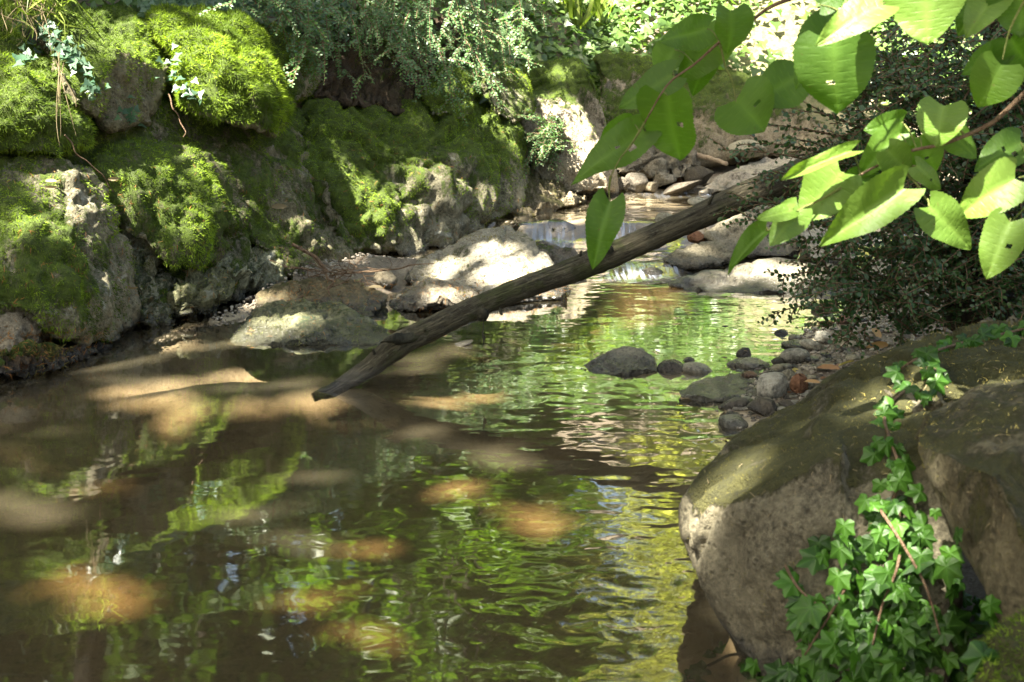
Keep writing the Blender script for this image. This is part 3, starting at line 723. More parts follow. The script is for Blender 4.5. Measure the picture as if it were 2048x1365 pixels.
# ------------------------------------------------------------------ leaf templates
def linden_tpl(rows=70, cols=9, seed=0, holes=0):
    r = np.random.default_rng(seed)
    t = np.linspace(0, 1, rows)[:, None]; s = np.linspace(-1, 1, cols)[None, :]
    w = (t + 0.03) ** 0.37 * (1 - t) ** 0.88 + .02 * (1 - t)
    w = w / w.max() * 0.5
    asym = 1 + 0.07 * r.uniform(-1, 1) * np.sign(s)
    saw = 1 + 0.065 * (np.abs(s) > .9) * (((t * 19) % 1) - 0.5)
    wav = 1 + 0.04 * np.sin(t * 9 + r.uniform(0, 6))
    X = s * w * asym * saw * wav
    Y = t - 0.17 * np.abs(s) ** 1.2 * (1 - t) ** 4 + 0 * s
    lat = (t * 6.0 - np.abs(s) * w * 5.0)
    lv = np.exp(-((((lat + 0.5) % 1) - 0.5) / 0.05) ** 2) * (np.abs(s) < .96)
    mid = np.exp(-(s * w / 0.010) ** 2)
    vein = np.clip(np.maximum(lv * .7, mid), 0, 1)
    quilt = -0.004 * np.cos(lat * 2 * np.pi) * (1 - np.abs(s) ** 3)
    c1, c2, c3 = r.uniform(-.15, .38), r.uniform(-.38, .08), r.uniform(-.22, .22)
    Z = quilt + c1 * np.abs(s) * w + c2 * t ** 2 + c3 * s * w * np.sin(t * 5) + 0.02 * np.sin(t * 11 + s * 3 + r.uniform(0, 6)) * np.abs(s)
    V = np.stack([X, Y, Z + 0 * X], 2).reshape(-1, 3)
    i = np.arange(rows * cols).reshape(rows, cols)
    F = np.stack([i[:-1, :-1].ravel(), i[:-1, 1:].ravel(), i[1:, 1:].ravel(), i[1:, :-1].ravel()], 1)
    for k in range(holes):
        hc = np.array([r.uniform(-.25, .25), r.uniform(.2, .7)]); hr = r.uniform(.02, .05)
        cen = V[F].mean(1)[:, :2]
        F = F[np.linalg.norm(cen - hc, axis=1) > hr]
    return V, F, vein.ravel()

def ivy_tpl():
    phi = np.array([0, 9, 24, 36, 50, 60, 80, 98, 112, 128, 150, 168, 180.])
    rr = np.array([1, .80, .56, .64, .84, .68, .52, .56, .62, .52, .42, .28, .13])
    th = np.radians(np.linspace(-180, 180, 49)[:-1])
    R = np.interp(np.abs(np.degrees(th)), phi, rr)
    rings = [0.0, .3, .62, 1.0]
    V = [(0, 0, 0)]; vn = [1.0]
    ld = np.min(np.abs(np.abs(np.degrees(th))[:, None] - np.array([0, 50, 112])[None]), axis=1)
    for q in rings[1:]:
        for k, a in enumerate(th):
            V.append((math.sin(a) * R[k] * q, math.cos(a) * R[k] * q, 0.012 * q * q * math.cos(a * 5.6) - .14 * q * q)); vn.append(math.exp(-(ld[k] / 5.0) ** 2))
    V = np.array(V); n = len(th); F = []
    for k in range(n):
        k2 = (k + 1) % n
        F.append((0, 1 + k, 1 + k2, 1 + k2))
        for q in range(2):
            F.append((1 + q * n + k, 1 + (q + 1) * n + k, 1 + (q + 1) * n + k2, 1 + q * n + k2))
    tri = [f for f in F if f[2] == f[3]]; quad = [f for f in F if f[2] != f[3]]
    T = [f[:3] for f in tri] + [(a, b_, c_) for a, b_, c_, d_ in quad] + [(a, c_, d_) for a, b_, c_, d_ in quad]
    return V, np.array(T), np.array(vn)

SMALL = (np.array([(0, 0, 0), (.27, .32, .07), (.24, .70, .06), (0, 1, -.04), (-.24, .70, .06), (-.27, .32, .07)], float),
         np.array([(0, 1, 2, 3), (0, 3, 4, 5)]), np.zeros(6))
OVAL = (np.array([(0, 0, 0), (.20, .10, .03), (.36, .38, .06), (.30, .75, .04), (0, 1, -.05), (-.30, .75, .04), (-.36, .38, .06), (-.20, .10, .03), (0, .42, 0)], float),
        np.array([(0, 1, 2, 8), (8, 2, 3, 4), (8, 4, 5, 6), (0, 8, 6, 7)]), np.zeros(9))
IVY_S = (np.array([(0, 0, 0), (.5, -.12, .03), (.42, .30, .05), (.2, .45, .02), (0, 1, -.1), (-.2, .45, .02), (-.42, .30, .05), (-.5, -.12, .03)], float),
         np.array([(0, 1, 2, 3), (0, 3, 4, 5), (0, 5, 6, 7)]), np.zeros(8))
BLADE = (np.array([(-.04, 0, 0), (.04, 0, 0), (.03, .55, .05), (-.03, .55, .05), (.005, 1, -.08), (-.005, 1, -.08)], float),
         np.array([(0, 1, 2, 3), (3, 2, 4, 5)]), np.zeros(6))

def norm(a):
    return a / (np.linalg.norm(a, axis=-1, keepdims=True) + 1e-9)

def place(tpl, P, D, N, S, rnd=None, rr=None, wid=None):
    V0, F0, vn = tpl
    P = np.asarray(P, float); n = len(P)
    D = norm(np.asarray(D, float)); N = np.asarray(N, float)
    N = norm(N - (N * D).sum(1, keepdims=True) * D)
    X = np.cross(D, N)
    S = np.broadcast_to(np.asarray(S, float).reshape(-1, 1, 1), (n, 1, 1))
    W = 1.0 if wid is None else np.asarray(wid, float).reshape(-1, 1, 1)
    V = P[:, None] + S * (V0[None, :, 0:1] * W * X[:, None] + V0[None, :, 1:2] * D[:, None] + V0[None, :, 2:3] * N[:, None])
    F = F0[None] + (np.arange(n) * len(V0))[:, None, None]
    if rnd is None: rnd = (rr or rng).random(n)
    return V.reshape(-1, 3), F.reshape(-1, F0.shape[1]), np.repeat(rnd, len(V0)), np.tile(vn, n)

def leaf_obj(name, res, mat, parent=None, base=(0, 0, 0), **kw):
    V, F, r, v = res
    me = np_mesh(name, V - np.array(base), F, {'rnd': r, 'vein': v}, True, mat)
    return link(name, me, base, parent, **kw)

def tube(paths, radii, sides=5, jit=0.0, close=True):
    """paths: list of (n,3); radii: list of (n,)"""
    VV = []; FF = []; off = 0
    for P, R in zip(paths, radii):
        P = np.asarray(P, float); R = np.broadcast_to(np.asarray(R, float), (len(P),))
        T = norm(np.gradient(P, axis=0))
        up = np.array([0.13, 0.21, 0.97]) if abs(T[:, 2]).mean() < .9 else np.array([1, .1, .1])
        A = norm(np.cross(T, up)); B = np.cross(T, A)
        th = np.linspace(0, 2 * np.pi, sides, endpoint=False)
        ring = P[:, None] + R[:, None, None] * (np.cos(th)[None, :, None] * A[:, None] + np.sin(th)[None, :, None] * B[:, None])
        n = len(P)
        VV.append(ring.reshape(-1, 3))
        i = np.arange(n * sides).reshape(n, sides) + off
        j = np.roll(i, -1, axis=1)
        FF.append(np.stack([i[:-1].ravel(), j[:-1].ravel(), j[1:].ravel(), i[1:].ravel()], 1))
        off += n * sides
        if close:
            for e, rw in ((0, i[0]), (1, i[-1])):
                VV.append(P[[0 if e == 0 else -1]]); c_ = off; off += 1
                FF.append(np.array([(rw[k], rw[(k + 1) % sides], c_, c_) for k in range(sides)]))
    return np.vstack(VV), np.vstack(FF)

def tube_mesh(name, paths, radii, mat, sides=5, base=(0, 0, 0), disp=None):
    V, F = tube(paths, radii, sides)
    if disp: V = disp(V)
    me = bpy.data.meshes.new(name)
    me.from_pydata([tuple(v) for v in (V - np.array(base))], [], [tuple(int(x) for x in (f if f[2] != f[3] else f[:3])) for f in F])
    me.polygons.foreach_set('use_smooth', [True] * len(me.polygons))
    me.materials.append(mat)
    return me

def smooth_path(pts, n=24):
    P = np.array(pts, float)
    m = len(P)
    if m < 3:
        t = np.linspace(0, 1, n)[:, None]
        return P[0] * (1 - t) + P[-1] * t
    k = np.linspace(0, m - 1, n)
    i = np.clip(k.astype(int), 0, m - 2); t = (k - i)[:, None]
    p0 = P[np.clip(i - 1, 0, m - 1)]; p1 = P[i]; p2 = P[i + 1]; p3 = P[np.clip(i + 2, 0, m - 1)]
    return 0.5 * ((2 * p1) + (-p0 + p2) * t + (2 * p0 - 5 * p1 + 4 * p2 - p3) * t ** 2 + (-p0 + 3 * p1 - 3 * p2 + p3) * t ** 3)

def empty(name, loc, label, cat, group=None):
    return link(name, None, tuple(loc), label=label, cat=cat, group=group)

# ------------------------------------------------------------------ fallen log
lp = [(626, 796, 5.04, 9), (640, 790, 5.05, 12), (672, 778, 5.07, 16), (740, 735, 5.12, 20), (800, 690, 5.16, 24), (870, 655, 5.2, 24), (960, 611, 5.27, 24.5), (1060, 572, 5.34, 25), (1150, 540, 5.4, 25.5),
      (1250, 499, 5.46, 25), (1350, 455, 5.52, 25.5), (1450, 410, 5.6, 27), (1540, 372, 5.68, 28.5), (1640, 334, 5.78, 31), (1740, 296, 5.9, 32)]
LPn = smooth_path([PT(a, b_, c_) for a, b_, c_, d_ in lp], 260)
LR = np.interp(np.linspace(0, len(lp) - 1, 260), range(len(lp)), [d_ / FPX * c_ for a, b_, c_, d_ in lp])
lb = tuple(LPn[0])
log = empty('fallen_log', lb, 'long dark fallen log slanting across the stream with its tip in the pool', 'log')
def logdisp(V):
    n = fbm(V * 6, 4, 5) - .5
    n2 = fbm(V * np.array([40, 40, 40]), 3, 6) - .5
    c_ = LPn[np.argmin(((V[:, None, :] - LPn[None, ::6, :]) ** 2).sum(2), axis=1) * 6]
    d = norm(V - c_)
    return V + d * (n * 0.022 + n2 * 0.006)[:, None]
tm = tube_mesh('trunk', [LPn], [LR], M['log_grain'], 28, lb, logdisp)
nv = len(tm.vertices)
la = np.zeros(nv); lc = np.zeros(nv); ls_ = np.zeros(nv)
tt = np.repeat(np.linspace(0, 3.2, 260), 28); th_ = np.tile(np.linspace(0, 2 * np.pi, 28, endpoint=False), 260)
la[:7280] = tt; lc[:7280] = np.cos(th_); ls_[:7280] = np.sin(th_)
for key, arr in (('la', la), ('lc', lc), ('ls', ls_)):
    at = tm.attributes.new(key, 'FLOAT', 'POINT'); at.data.foreach_set('value', arr.astype(np.float32))
link('trunk', tm, parent=log)
for (ia, dv, ln_) in ((60, (-.2, -.5, .8), .035), (118, (.1, -.6, -.7), .03), (150, (0, -.3, 1), .025), (196, (.2, -.5, .8), .045), (88, (0, -.8, .3), .02)):
    p_ = LPn[ia]; d_ = norm(np.array(dv)); 
    link('broken_twig', tube_mesh('broken_twig', [smooth_path([p_, p_ + d_ * (LR[ia] + ln_ * .5), p_ + d_ * (LR[ia] + ln_) + np.array([.006, 0, 0])], 6)], [[.009, .008, .006, .0055, .005, .002]], M['log'], 7, lb), parent=log)
sp = smooth_path([PT(850, 672, 5.17), PT(815, 676, 5.13), PT(788, 679, 5.09), PT(766, 684, 5.05)], 12)
link('snag', tube_mesh('snag', [sp], [np.array([.01,.015,.018,.020,.021,.020,.019,.018,.017,.014,.010,.004])], M['log'], 10, lb, lambda V: V + (fbm(V * 50, 3, 2)[:, None] - .5) * np.array([[.05, .02, .03]])), parent=log, label='splintered stub of a broken side branch')
for (a, b_, c_, r_) in ((935, 612, 5.24, .016), (1216, 500, 5.40, .020), (965, 626, 5.23, .020)):
    th = smooth_path([PT(a, b_ + 6, c_ + .03), PT(a, b_, c_), PT(a - 2, b_ - 3, c_ - .02)], 6)
    link('knot', tube_mesh('knot', [th], [[r_ * 1.2, r_ * 1.25, r_ * 1.2, r_, r_ * .75, r_ * .4]], M['log'], 10, lb, lambda V: V + (fbm(V * 60, 3, 3)[:, None] - .5) * .014), parent=log)
tw = smooth_path([PT(966, 640, 5.2), PT(967, 655, 5.2), PT(965, 668, 5.2), PT(968, 676, 5.2), PT(966, 692, 5.2)], 16)
link('hanging_twig', tube_mesh('hanging_twig', [tw], [np.array([3, 2, 1.6, 2, 1.6, 2, 2.2, 2, 3, 4.5, 4, 6, 4, 2, 1.5, 1]) * .0013], M['log'], 6, lb), parent=log)

# ------------------------------------------------------------------ twig heap and loose sticks
def stick(name, pts, r0, r1, label, cat='stick', mat='twig', group=None, side=()):
    P = smooth_path(pts, 30)
    P = P + (vnoise(P * 18, 3)[:, None] - .5) * 0.012
    base = tuple(P[0])
    paths = [P]; rad = [np.linspace(r0, r1, 30)]
    o = link(name, tube_mesh(name, paths, rad, M[mat], 6, base), base, label=label, cat=cat, group=group)
    return o
TH = 'twigs of the heap beside the left bank'
stick('branch', [LB(585, 487, -.15), LB(605, 498, -.2), LB(630, 512, -.25), LB(645, 530, -.3), LB(665, 550, -.35)], .010, .009, 'thick crooked branch sticking up left out of the twig heap', 'branch', group=TH)
stick('twig', [PT(660, 552, 6.7), PT(720, 545, 6.7), PT(790, 540, 6.65), PT(830, 530, 6.6), PT(868, 528, 6.6)], .006, .002, 'long thin twig from the heap pointing right over the sand', 'twig', group=TH)
stick('twig', [PT(565, 533, 6.5), PT(600, 538, 6.5), PT(650, 545, 6.6), PT(700, 553, 6.7)], .003, .003, 'straight pale twig on the left side of the heap', 'twig', group=TH)
stick('twig', [PT(650, 550, 6.6), PT(665, 566, 6.5), PT(655, 578, 6.45), PT(662, 590, 6.4)], .006, .003, 'short curled twig hanging down from the heap over the flat rock', 'twig', group=TH)
stick('twig', [PT(580, 598, 6.4), PT(630, 588, 6.45), PT(665, 575, 6.5), PT(700, 560, 6.6)], .003, .003, 'thin twig lying low across the flat rock', 'twig', group=TH)
stick('twig', [PT(700, 555, 6.7), PT(712, 530, 6.7), PT(730, 512, 6.7)], .003, .0015, 'upright twig tip at the right of the heap', 'twig', group=TH)
stick('twig', [PT(775, 545, 6.65), PT(782, 530, 6.65), PT(776, 516, 6.65)], .002, .001, 'small forked twig tip rising over the sand', 'twig', group=TH)
paths = []; rads = []
r2 = np.random.default_rng(5)
for k in range(60):
    a = r2.uniform(600, 740); b_ = r2.uniform(535, 582)
    ang = r2.normal(0, .7); L = r2.uniform(25, 75)
    Y = 6.65 + r2.normal() * .08
    p0 = np.array(PT(a, b_, Y)); p2 = np.array(PT(a + L * math.cos(ang) * r2.choice([-1, 1]), b_ + L * math.sin(ang) * .6, Y + r2.normal() * .08))
    pm = (p0 + p2) / 2 + r2.normal(size=3) * .015
    paths.append(smooth_path([p0, pm, p2], 8)); rads.append(np.linspace(.0028, .001, 8))
bs = tuple(paths[0][0])
link('twig_litter', tube_mesh('twig_litter', paths, rads, M['twig'], 4, bs), bs, label='tangle of fine reddish twigs caught between the flat rock and the bank', cat='twig litter', kind='stuff')

# ------------------------------------------------------------------ stones
bmi = bmesh.new(); bmesh.ops.create_icosphere(bmi, subdivisions=4, radius=1)
ICO4 = (np.array([v.co[:] for v in bmi.verts]), np.array([[v.index for v in f.verts] for f in bmi.faces])); bmi.free()
bmi = bmesh.new(); bmesh.ops.create_icosphere(bmi, subdivisions=2, radius=1)
ICO2 = (np.array([v.co[:] for v in bmi.verts]), np.array([[v.index for v in f.verts] for f in bmi.faces])); bmi.free()

def stone_shape(ico, r, ang=0.6, rough=0.08):
    V = ico[0].copy()
    for k in range(9):
        n = norm(r.normal(size=3)); h = 1 - ang * r.uniform(.15, .6)
        d = V @ n
        V = V - n * np.clip(d - h, 0, None)[:, None] * 0.9
    o = r.uniform(0, 50, 3)
    V = V * (1 + rough * (fbm(V * 2.2 + o, 4, 1) - .5) * 2)[:, None]
    V = V / np.abs(V).max(0)
    return V

def stone(cx, base, w, h, label, mat='stone_a', z=None, ang=.6, seed=None, name='stone', cat='stone', group=None, dep=None, rot=None):
    r = np.random.default_rng(seed if seed is not None else int(cx * 7 + base * 13))
    zz = 0.0 if z is None else z
    if z is None:
        for k in range(6):
            g = GR(cx, base, zz); zz = float(max(ground_z(np.array([g[0]]), np.array([g[1]]))[0], water_z(g[0], g[1]) - .02)) * .5 + zz * .5
    g = GR(cx, base, zz)
    Y = g[1]
    W = w / FPX * Y * .5; H = h / FPX * Y * .58
    Dp = W * (dep or r.uniform(.7, 1.0))
    V = stone_shape(ICO4 if w > 16 else ICO2, r, ang)
    V = V * np.array([W, Dp, H])
    F = ICO4[1] if w > 16 else ICO2[1]
    a = (r.normal() * .12) if rot is None else rot
    c_, s_ = math.cos(a), math.sin(a)
    V = np.stack([V[:, 0], V[:, 1], V[:, 2] * 1.0], 1) @ np.array([[c_, 0, s_], [0, 1, 0], [-s_, 0, c_]])
    off = np.array([0, 0, H * .72])
    me = np_mesh(name, V + off, F, {'moss': np.full(len(V), -1.0)}, True, M[mat])
    o = link(name, me, (g[0], Y + Dp * .8, zz), label=label, cat=cat, group=group)
    ROCKS.append((BVHTree.FromPolygons([tuple(v) for v in V + off + np.array([g[0], Y + Dp * .8, zz])], [tuple(int(i) for i in f) for f in F]), o, name))
    return o

RB = 'stones of the right gravel bar'
rock('stone', [backed(YP([(1152,742,5.35),(1180,722,5.4),(1212,702,5.45),(1250,692,5.48),(1290,697,5.45),(1314,715,5.4),(1320,745,5.3),(1250,754,5.25),(1190,752,5.28)]), .16, .8)],
     M['stone_a'], 'hump shaped stone in the water, largest of the row off the gravel bar', 'stone', RB, moss=-1, amp=.012, freq=6, seed=41, vox=.008, ridge=.01)
rock('slab_stone', [backed(YP([(1353,782,4.95),(1375,765,5.05),(1430,752,5.2),(1490,738,5.3),(1548,746,5.3),(1568,770,5.15),(1560,795,4.95),(1505,806,4.88),(1420,803,4.88),(1362,798,4.9)]), .16, .85)],
     M['stone_a'], 'flat topped grey slab, broadest stone at the edge of the gravel bar', 'stone', RB, moss=-1, amp=.010, freq=6, seed=42, vox=.008, ridge=.008)
named = [
 (1343,754,58,32,'stone_b','dark angular stone right of the hump shaped stone',.7),
 (1397,756,68,27,'stone_c','smooth pale oval stone left of the flat slab',.2),
 (1378,733,28,18,'stone_b','small dark stone behind the smooth pale oval one',.6),
 (1490,722,34,28,'stone_b','dark round stone standing alone in the shallow water',.5),
 (1449,727,22,12,'stone_d','small rusty pebble breaking the water left of the dark round stone',.4),
 (1450,663,20,11,'stone_b','tiny pointed stone alone in the open water',.8),
 (1362,772,46,12,'stone_b','flat dark stone between the pale oval and the slab',.4),
 (1470,822,60,22,'stone_b','black wet stone in the water before the slab',.6),
 (1548,800,72,52,'stone_a','blocky two toned stone at the right end of the slab',.7),
 (1470,868,66,38,'stone_a','speckled wet stone low beside the foreground boulder',.7),
 (1530,835,70,34,'stone_b','wet dark stone against the foreground boulder',.6),
 (1600,790,40,42,'stone_d','reddish brown stone between slab and foreground boulder',.5),
 (1594,728,64,28,'stone_a','smooth grey egg shaped stone on top of the bar',.2),
 (1629,704,58,20,'stone_c','pale yellowish flattened stone behind the egg shaped one',.6),
 (1692,700,62,44,'stone_c','pyramid shaped stone highest on the gravel bar',.9),
 (1652,690,50,24,'stone_a','low grey stone left of the pyramid shaped one',.6),
 (1563,678,30,18,'stone_b','dark stone at the far tip of the gravel bar',.5),
 (1590,683,30,12,'stone_c','thin pale stone at the far tip of the gravel bar',.4),
 (1600,700,70,16,'stone_a','long flat slate stone near the far tip',.5),
 (1500,742,90,20,'stone_a','ridged stone behind the flat slab',.6),
 (1555,745,34,14,'stone_c','small pale chip behind the slab',.5),
 (1575,763,36,24,'stone_a','grey block right of the slab',.7),
 (1650,745,36,16,'stone_a','grey flat stone beside the driftwood piece',.5),
 (1650,632,50,20,'stone_c','pale stone under the lowest shrub twigs',.6),
 (1690,650,34,16,'stone_d','brick red stone under the shrub',.4),
 (1735,700,40,16,'stone_a','grey stone right of the pyramid shaped one',.5),
 (1330,570,30,12,'stone_b','dark stone at the left tip of the glaring white slab',.5),
 (1562,585,26,14,'stone_b','small dark stone on the front edge of the glaring white slab',.6),
 (1597,585,24,24,'stone_a','upright chip on the front edge of the glaring white slab',.8),
 (495,612,44,17,'stone_d','pinkish stone at the water between green rock and flat rock',.3),
 (770,580,50,42,'rock_brown','round brown stone behind the humped rock by the sand',.4),
 (535,600,44,26,'stone_a','small grey stone end beside the flat rock',.5),
 (850,660,60,10,'stone_c','thin pale stone under the log beside the dark hollow',.4),
 (910,702,78,10,'stone_b','flat wet stone barely above water under the log',.5),
 (1305,558,46,22,'stone_b','dark wet stone in the riffle',.5),
 (1375,527,90,18,'stone_b','dark wet stone in front of the low grey rock',.4),
]
for (cx, base, w, h, mt, lab, ang) in named:
    stone(cx, base, w, h, lab, mt, ang=ang, group=RB if cx > 1340 and base > 600 else None)
zf_ = .16
for (cx, base, w, h, mt, lab) in [
 (1228,364,24,26,'stone_a','grey upright cobble at the left end of the far row'),
 (1243,386,34,32,'stone_b','dark wedge shaped cobble beside the sunlit boulder foot'),
 (1272,384,50,38,'stone_b','large dark cobble in the far row'),
 (1300,384,34,22,'stone_a','wet grey cobble trickled over in the far row'),
 (1327,376,50,32,'stone_a','pale grey cobble in the far row'),
 (1354,368,26,24,'stone_d','reddish round cobble in the far row'),
 (1366,388,84,22,'stone_b','black flat stone at the foot of the sloping slab'),
 (1385,360,40,26,'stone_b','wet stone at the small trickle')]:
    stone(cx, base, w * 1.1, h * .95, lab, {'stone_a': 'rock_brown', 'stone_c': 'stone_a'}.get(mt, mt), z=zf_, ang=1.1, group='far row of cobbles')
stone(1400, 368, 62, 34, 'dark rotten wood block under the pale stick by the sloping slab', 'stone_b', z=.2, name='wood_block', cat='driftwood')
stone(1497, 318, 80, 36, 'pale angular rock above the sloping slab', 'stone_c', z=.32, ang=.9, cat='rock', name='pale_rock')
stone(1336, 452, 54, 24, 'brown stone right of the little waterfall', 'stone_a', z=.10, cat='stone')
stone(1398, 416, 44, 20, 'small stone touching the log at the upper pool', 'stone_a', z=.14, cat='stone')
stone(1124, 468, 60, 26, 'wet speckled stone in the little waterfall', 'stone_b', z=.06, cat='stone')
stone(1395, 487, 40, 24, 'reddish stone left of the large pale boulder', 'stone_d', z=.06)
stick('pale_stick', [PT(1388, 310, 9.9), PT(1420, 316, 9.8), PT(1455, 328, 9.7)], .022, .016, 'pale peeled stick on the rocks at the head of the pool', 'stick', 'pale_wood')
# loose pebbles and gravel on the bar
def in_poly(x, y, poly):
    c_ = False; j = len(poly) - 1
    for i in range(len(poly)):
        xi, yi = poly[i]; xj, yj = poly[j]
        if ((yi > y) != (yj > y)) and (x < (xj - xi) * (y - yi) / (yj - yi) + xi): c_ = not c_
        j = i
    return c_
BAR = [(1470, 850), (1385, 812), (1440, 740), (1545, 668), (1640, 625), (1870, 610), (1870, 700), (1700, 770), (1560, 840)]
r3 = np.random.default_rng(9)
proto = []
k = 0
while k < 290:
    x = r3.uniform(1360, 1870); y = r3.uniform(612, 850)
    if not in_poly(x, y, BAR): continue
    w = float(np.clip(r3.lognormal(2.65, .5), 8, 44)) * (0.7 + (y - 600) / 400)
    mt = r3.choice(['stone_a', 'stone_a', 'stone_b', 'stone_c', 'stone_d'], p=[.3, .25, .25, .13, .07])
    cn = {'stone_a': 'grey', 'stone_b': 'dark', 'stone_c': 'pale', 'stone_d': 'reddish'}[mt]
    stone(x, y, w, w * r3.uniform(.26, .5), 'small %s pebble lying loose among the stones of the right gravel bar' % cn, mt, seed=100 + k, name='pebble', cat='pebble', group='small %s pebbles of the gravel bar' % cn)
    k += 1
def pebble_field(n, fx, seed, smin=.004, smax=.014):
    r = np.random.default_rng(seed)
    tpl = (stone_shape((ICO2[0], ICO2[1]), r) * np.array([1, .8, .55]), ICO2[1], np.zeros(len(ICO2[0])))
    P = fx(r, n)
    a = r.uniform(0, 6.28, len(P))
    D = np.stack([np.cos(a), np.sin(a), r.normal(size=len(P)) * .2], 1)
    N = np.array([[0, 0, 1.]]) + r.normal(size=(len(P), 3)) * .25
    return place(tpl, P, D, N, r.uniform(smin, smax, len(P)), rr=r)
def bar_pts(r, n):
    y = r.uniform(4.2, 7.6, n); x = np.interp(y, ER_Y, ER_X) + r.uniform(-.12, 1.3, n) ** 1
    return np.stack([x, y, ground_z(x, y) + .002], 1)
b = NB('gravel_mix')
c = b.mix(b.attr('rnd'), (0.06, 0.05, 0.038), (0.27, 0.24, 0.19))
M['gravel'] = b.done(b.bsdf(c, .7, None, .3).outputs[0])
leaf_obj('gravel', pebble_field(7000, bar_pts, 3), M['gravel'], label='fine grey and brown gravel between the stones of the right bar', cat='gravel', kind='stuff')
def shore_pts(r, n):
    y = r.uniform(5, 10.4, n); x = np.interp(y, EL_Y, EL_X) + r.normal(0, .07, n)
    return np.stack([x, y, np.maximum(ground_z(x, y), water_z(x, y) - .01)], 1)
leaf_obj('shore_gravel', pebble_field(2600, shore_pts, 4, .004, .013), M['gravel'], label='wet dark gravel along the foot of the left bank', cat='gravel', kind='stuff')

stick('driftwood', [PT(1600, 752, 5.25), PT(1640, 745, 5.3), PT(1690, 735, 5.35), PT(1720, 722, 5.4)], .016, .020, 'rotten brown piece of driftwood on the gravel bar', 'driftwood', 'twig')
def dry(px, py, s, mat, lab, nm='fallen_leaf', Yh=None, ang=None):
    h = ray_hit(px, py)
    if h is None: return
    r = np.random.default_rng(int(px * 3 + py))
    n = np.array(h[1]) + r.normal(size=3) * .25; a = r.uniform(0, 6.28) if ang is None else ang
    D = np.array([math.cos(a), math.sin(a) * .4, .1 * math.sin(a)])
    V0, F0, vn = OVAL; tpl = (V0 * np.array([.55, 1.15, 1.5]), F0, vn)
    p = np.array(h[0]) + norm(n) * .012
    leaf_obj(nm, place(tpl, [p], [D], [n], [s * h[2]], rr=r), M[mat], base=tuple(p), label=lab, cat='leaf', group='fallen leaves on the gravel bar' if px > 1400 else 'fallen leaves on the mossy bank')
for (px, py, s, mt, lab) in [
 (1440+100,724,.013,'yellow_leaf','yellow green fallen leaf on the ridged stone behind the slab'),(1545,732,.013,'dry_leaf','brown fallen leaf beside the yellow green one'),
 (1590,742,.012,'yellow_leaf','pale fallen leaf left of the driftwood'),(1690,742,.014,'dry_leaf','orange fallen leaf right of the driftwood'),(1715,730,.012,'yellow_leaf','yellow fallen leaf at the end of the driftwood'),
 (1632,655,.013,'dry_leaf','rust coloured leaf under the shrub at the far tip of the bar'),(1745,662,.014,'dry_leaf','orange brown leaf under the middle of the shrub'),(1780,690,.014,'dry_leaf','red brown leaf at the rear of the gravel bar'),
 (1650,770,.010,'dry_leaf','small curled brown leaf near the foreground boulder')]:
    dry(px, py, s, mt, lab)
for (px, py, s, lab) in [(545,415,.010,'long pale leaf on the grey streak of the sloping rock face'),(90,365,.007,'upper of two pale leaves on the far left slab'),(88,374,.007,'lower of two pale leaves on the far left slab'),
                    (212,357,.007,'pale leaf in the crease left of the bulging boulder'),(790,236,.008,'pale leaf on top of the longest boulder'),(735,580,.010,'cream leaf on the flat rock by the twig heap'),
                    (250,575,.006,'pale leaf low on the far left slab')]:
    dry(px, py, s, 'straw', lab, ang=.1)

# litter of needles on rocks
def needle_litter(regions, seed, mat, label, cat, L=(.012, .03)):
    r = np.random.default_rng(seed); P = []; N = []
    for (x0, y0, x1, y1, n) in regions:
        for k in range(n):
            h = ray_hit(r.uniform(x0, x1), r.uniform(y0, y1), False)
            if h is not None and h[0].z > .01: P.append(np.array(h[0]) + np.array(h[1]) * .006); N.append(np.array(h[1]))
    P = np.array(P); N = np.array(N)
    D = norm(np.cross(N, r.normal(size=P.shape)) + N * .15)
    leaf_obj(label.split(' on ')[0].split()[-1] + '_litter', place((BLADE[0] * np.array([1.3, 1, 1]), BLADE[1], BLADE[2]), P, D, N, r.uniform(*L, len(P)), rr=r), M[mat], label=label, cat=cat, kind='stuff')
needle_litter([(0, 660, 235, 750, 420), (0, 330, 730, 690, 420), (560, 560, 1140, 620, 380), (1000, 560, 1145, 600, 260), (700, 250, 1040, 500, 200)], 1, 'needle', 'rust brown needles on the rocks of the left bank', 'needles')
needle_litter([(1400, 650, 2048, 1100, 150)], 3, 'straw', 'dry brown bits on the foreground boulders', 'leaf litter', (.008, .018))
needle_litter([(1700, 640, 2048, 880, 260)], 4, 'yellow_leaf', 'yellow leaf bits on the right hand rock shelf', 'leaf litter', (.006, .013))

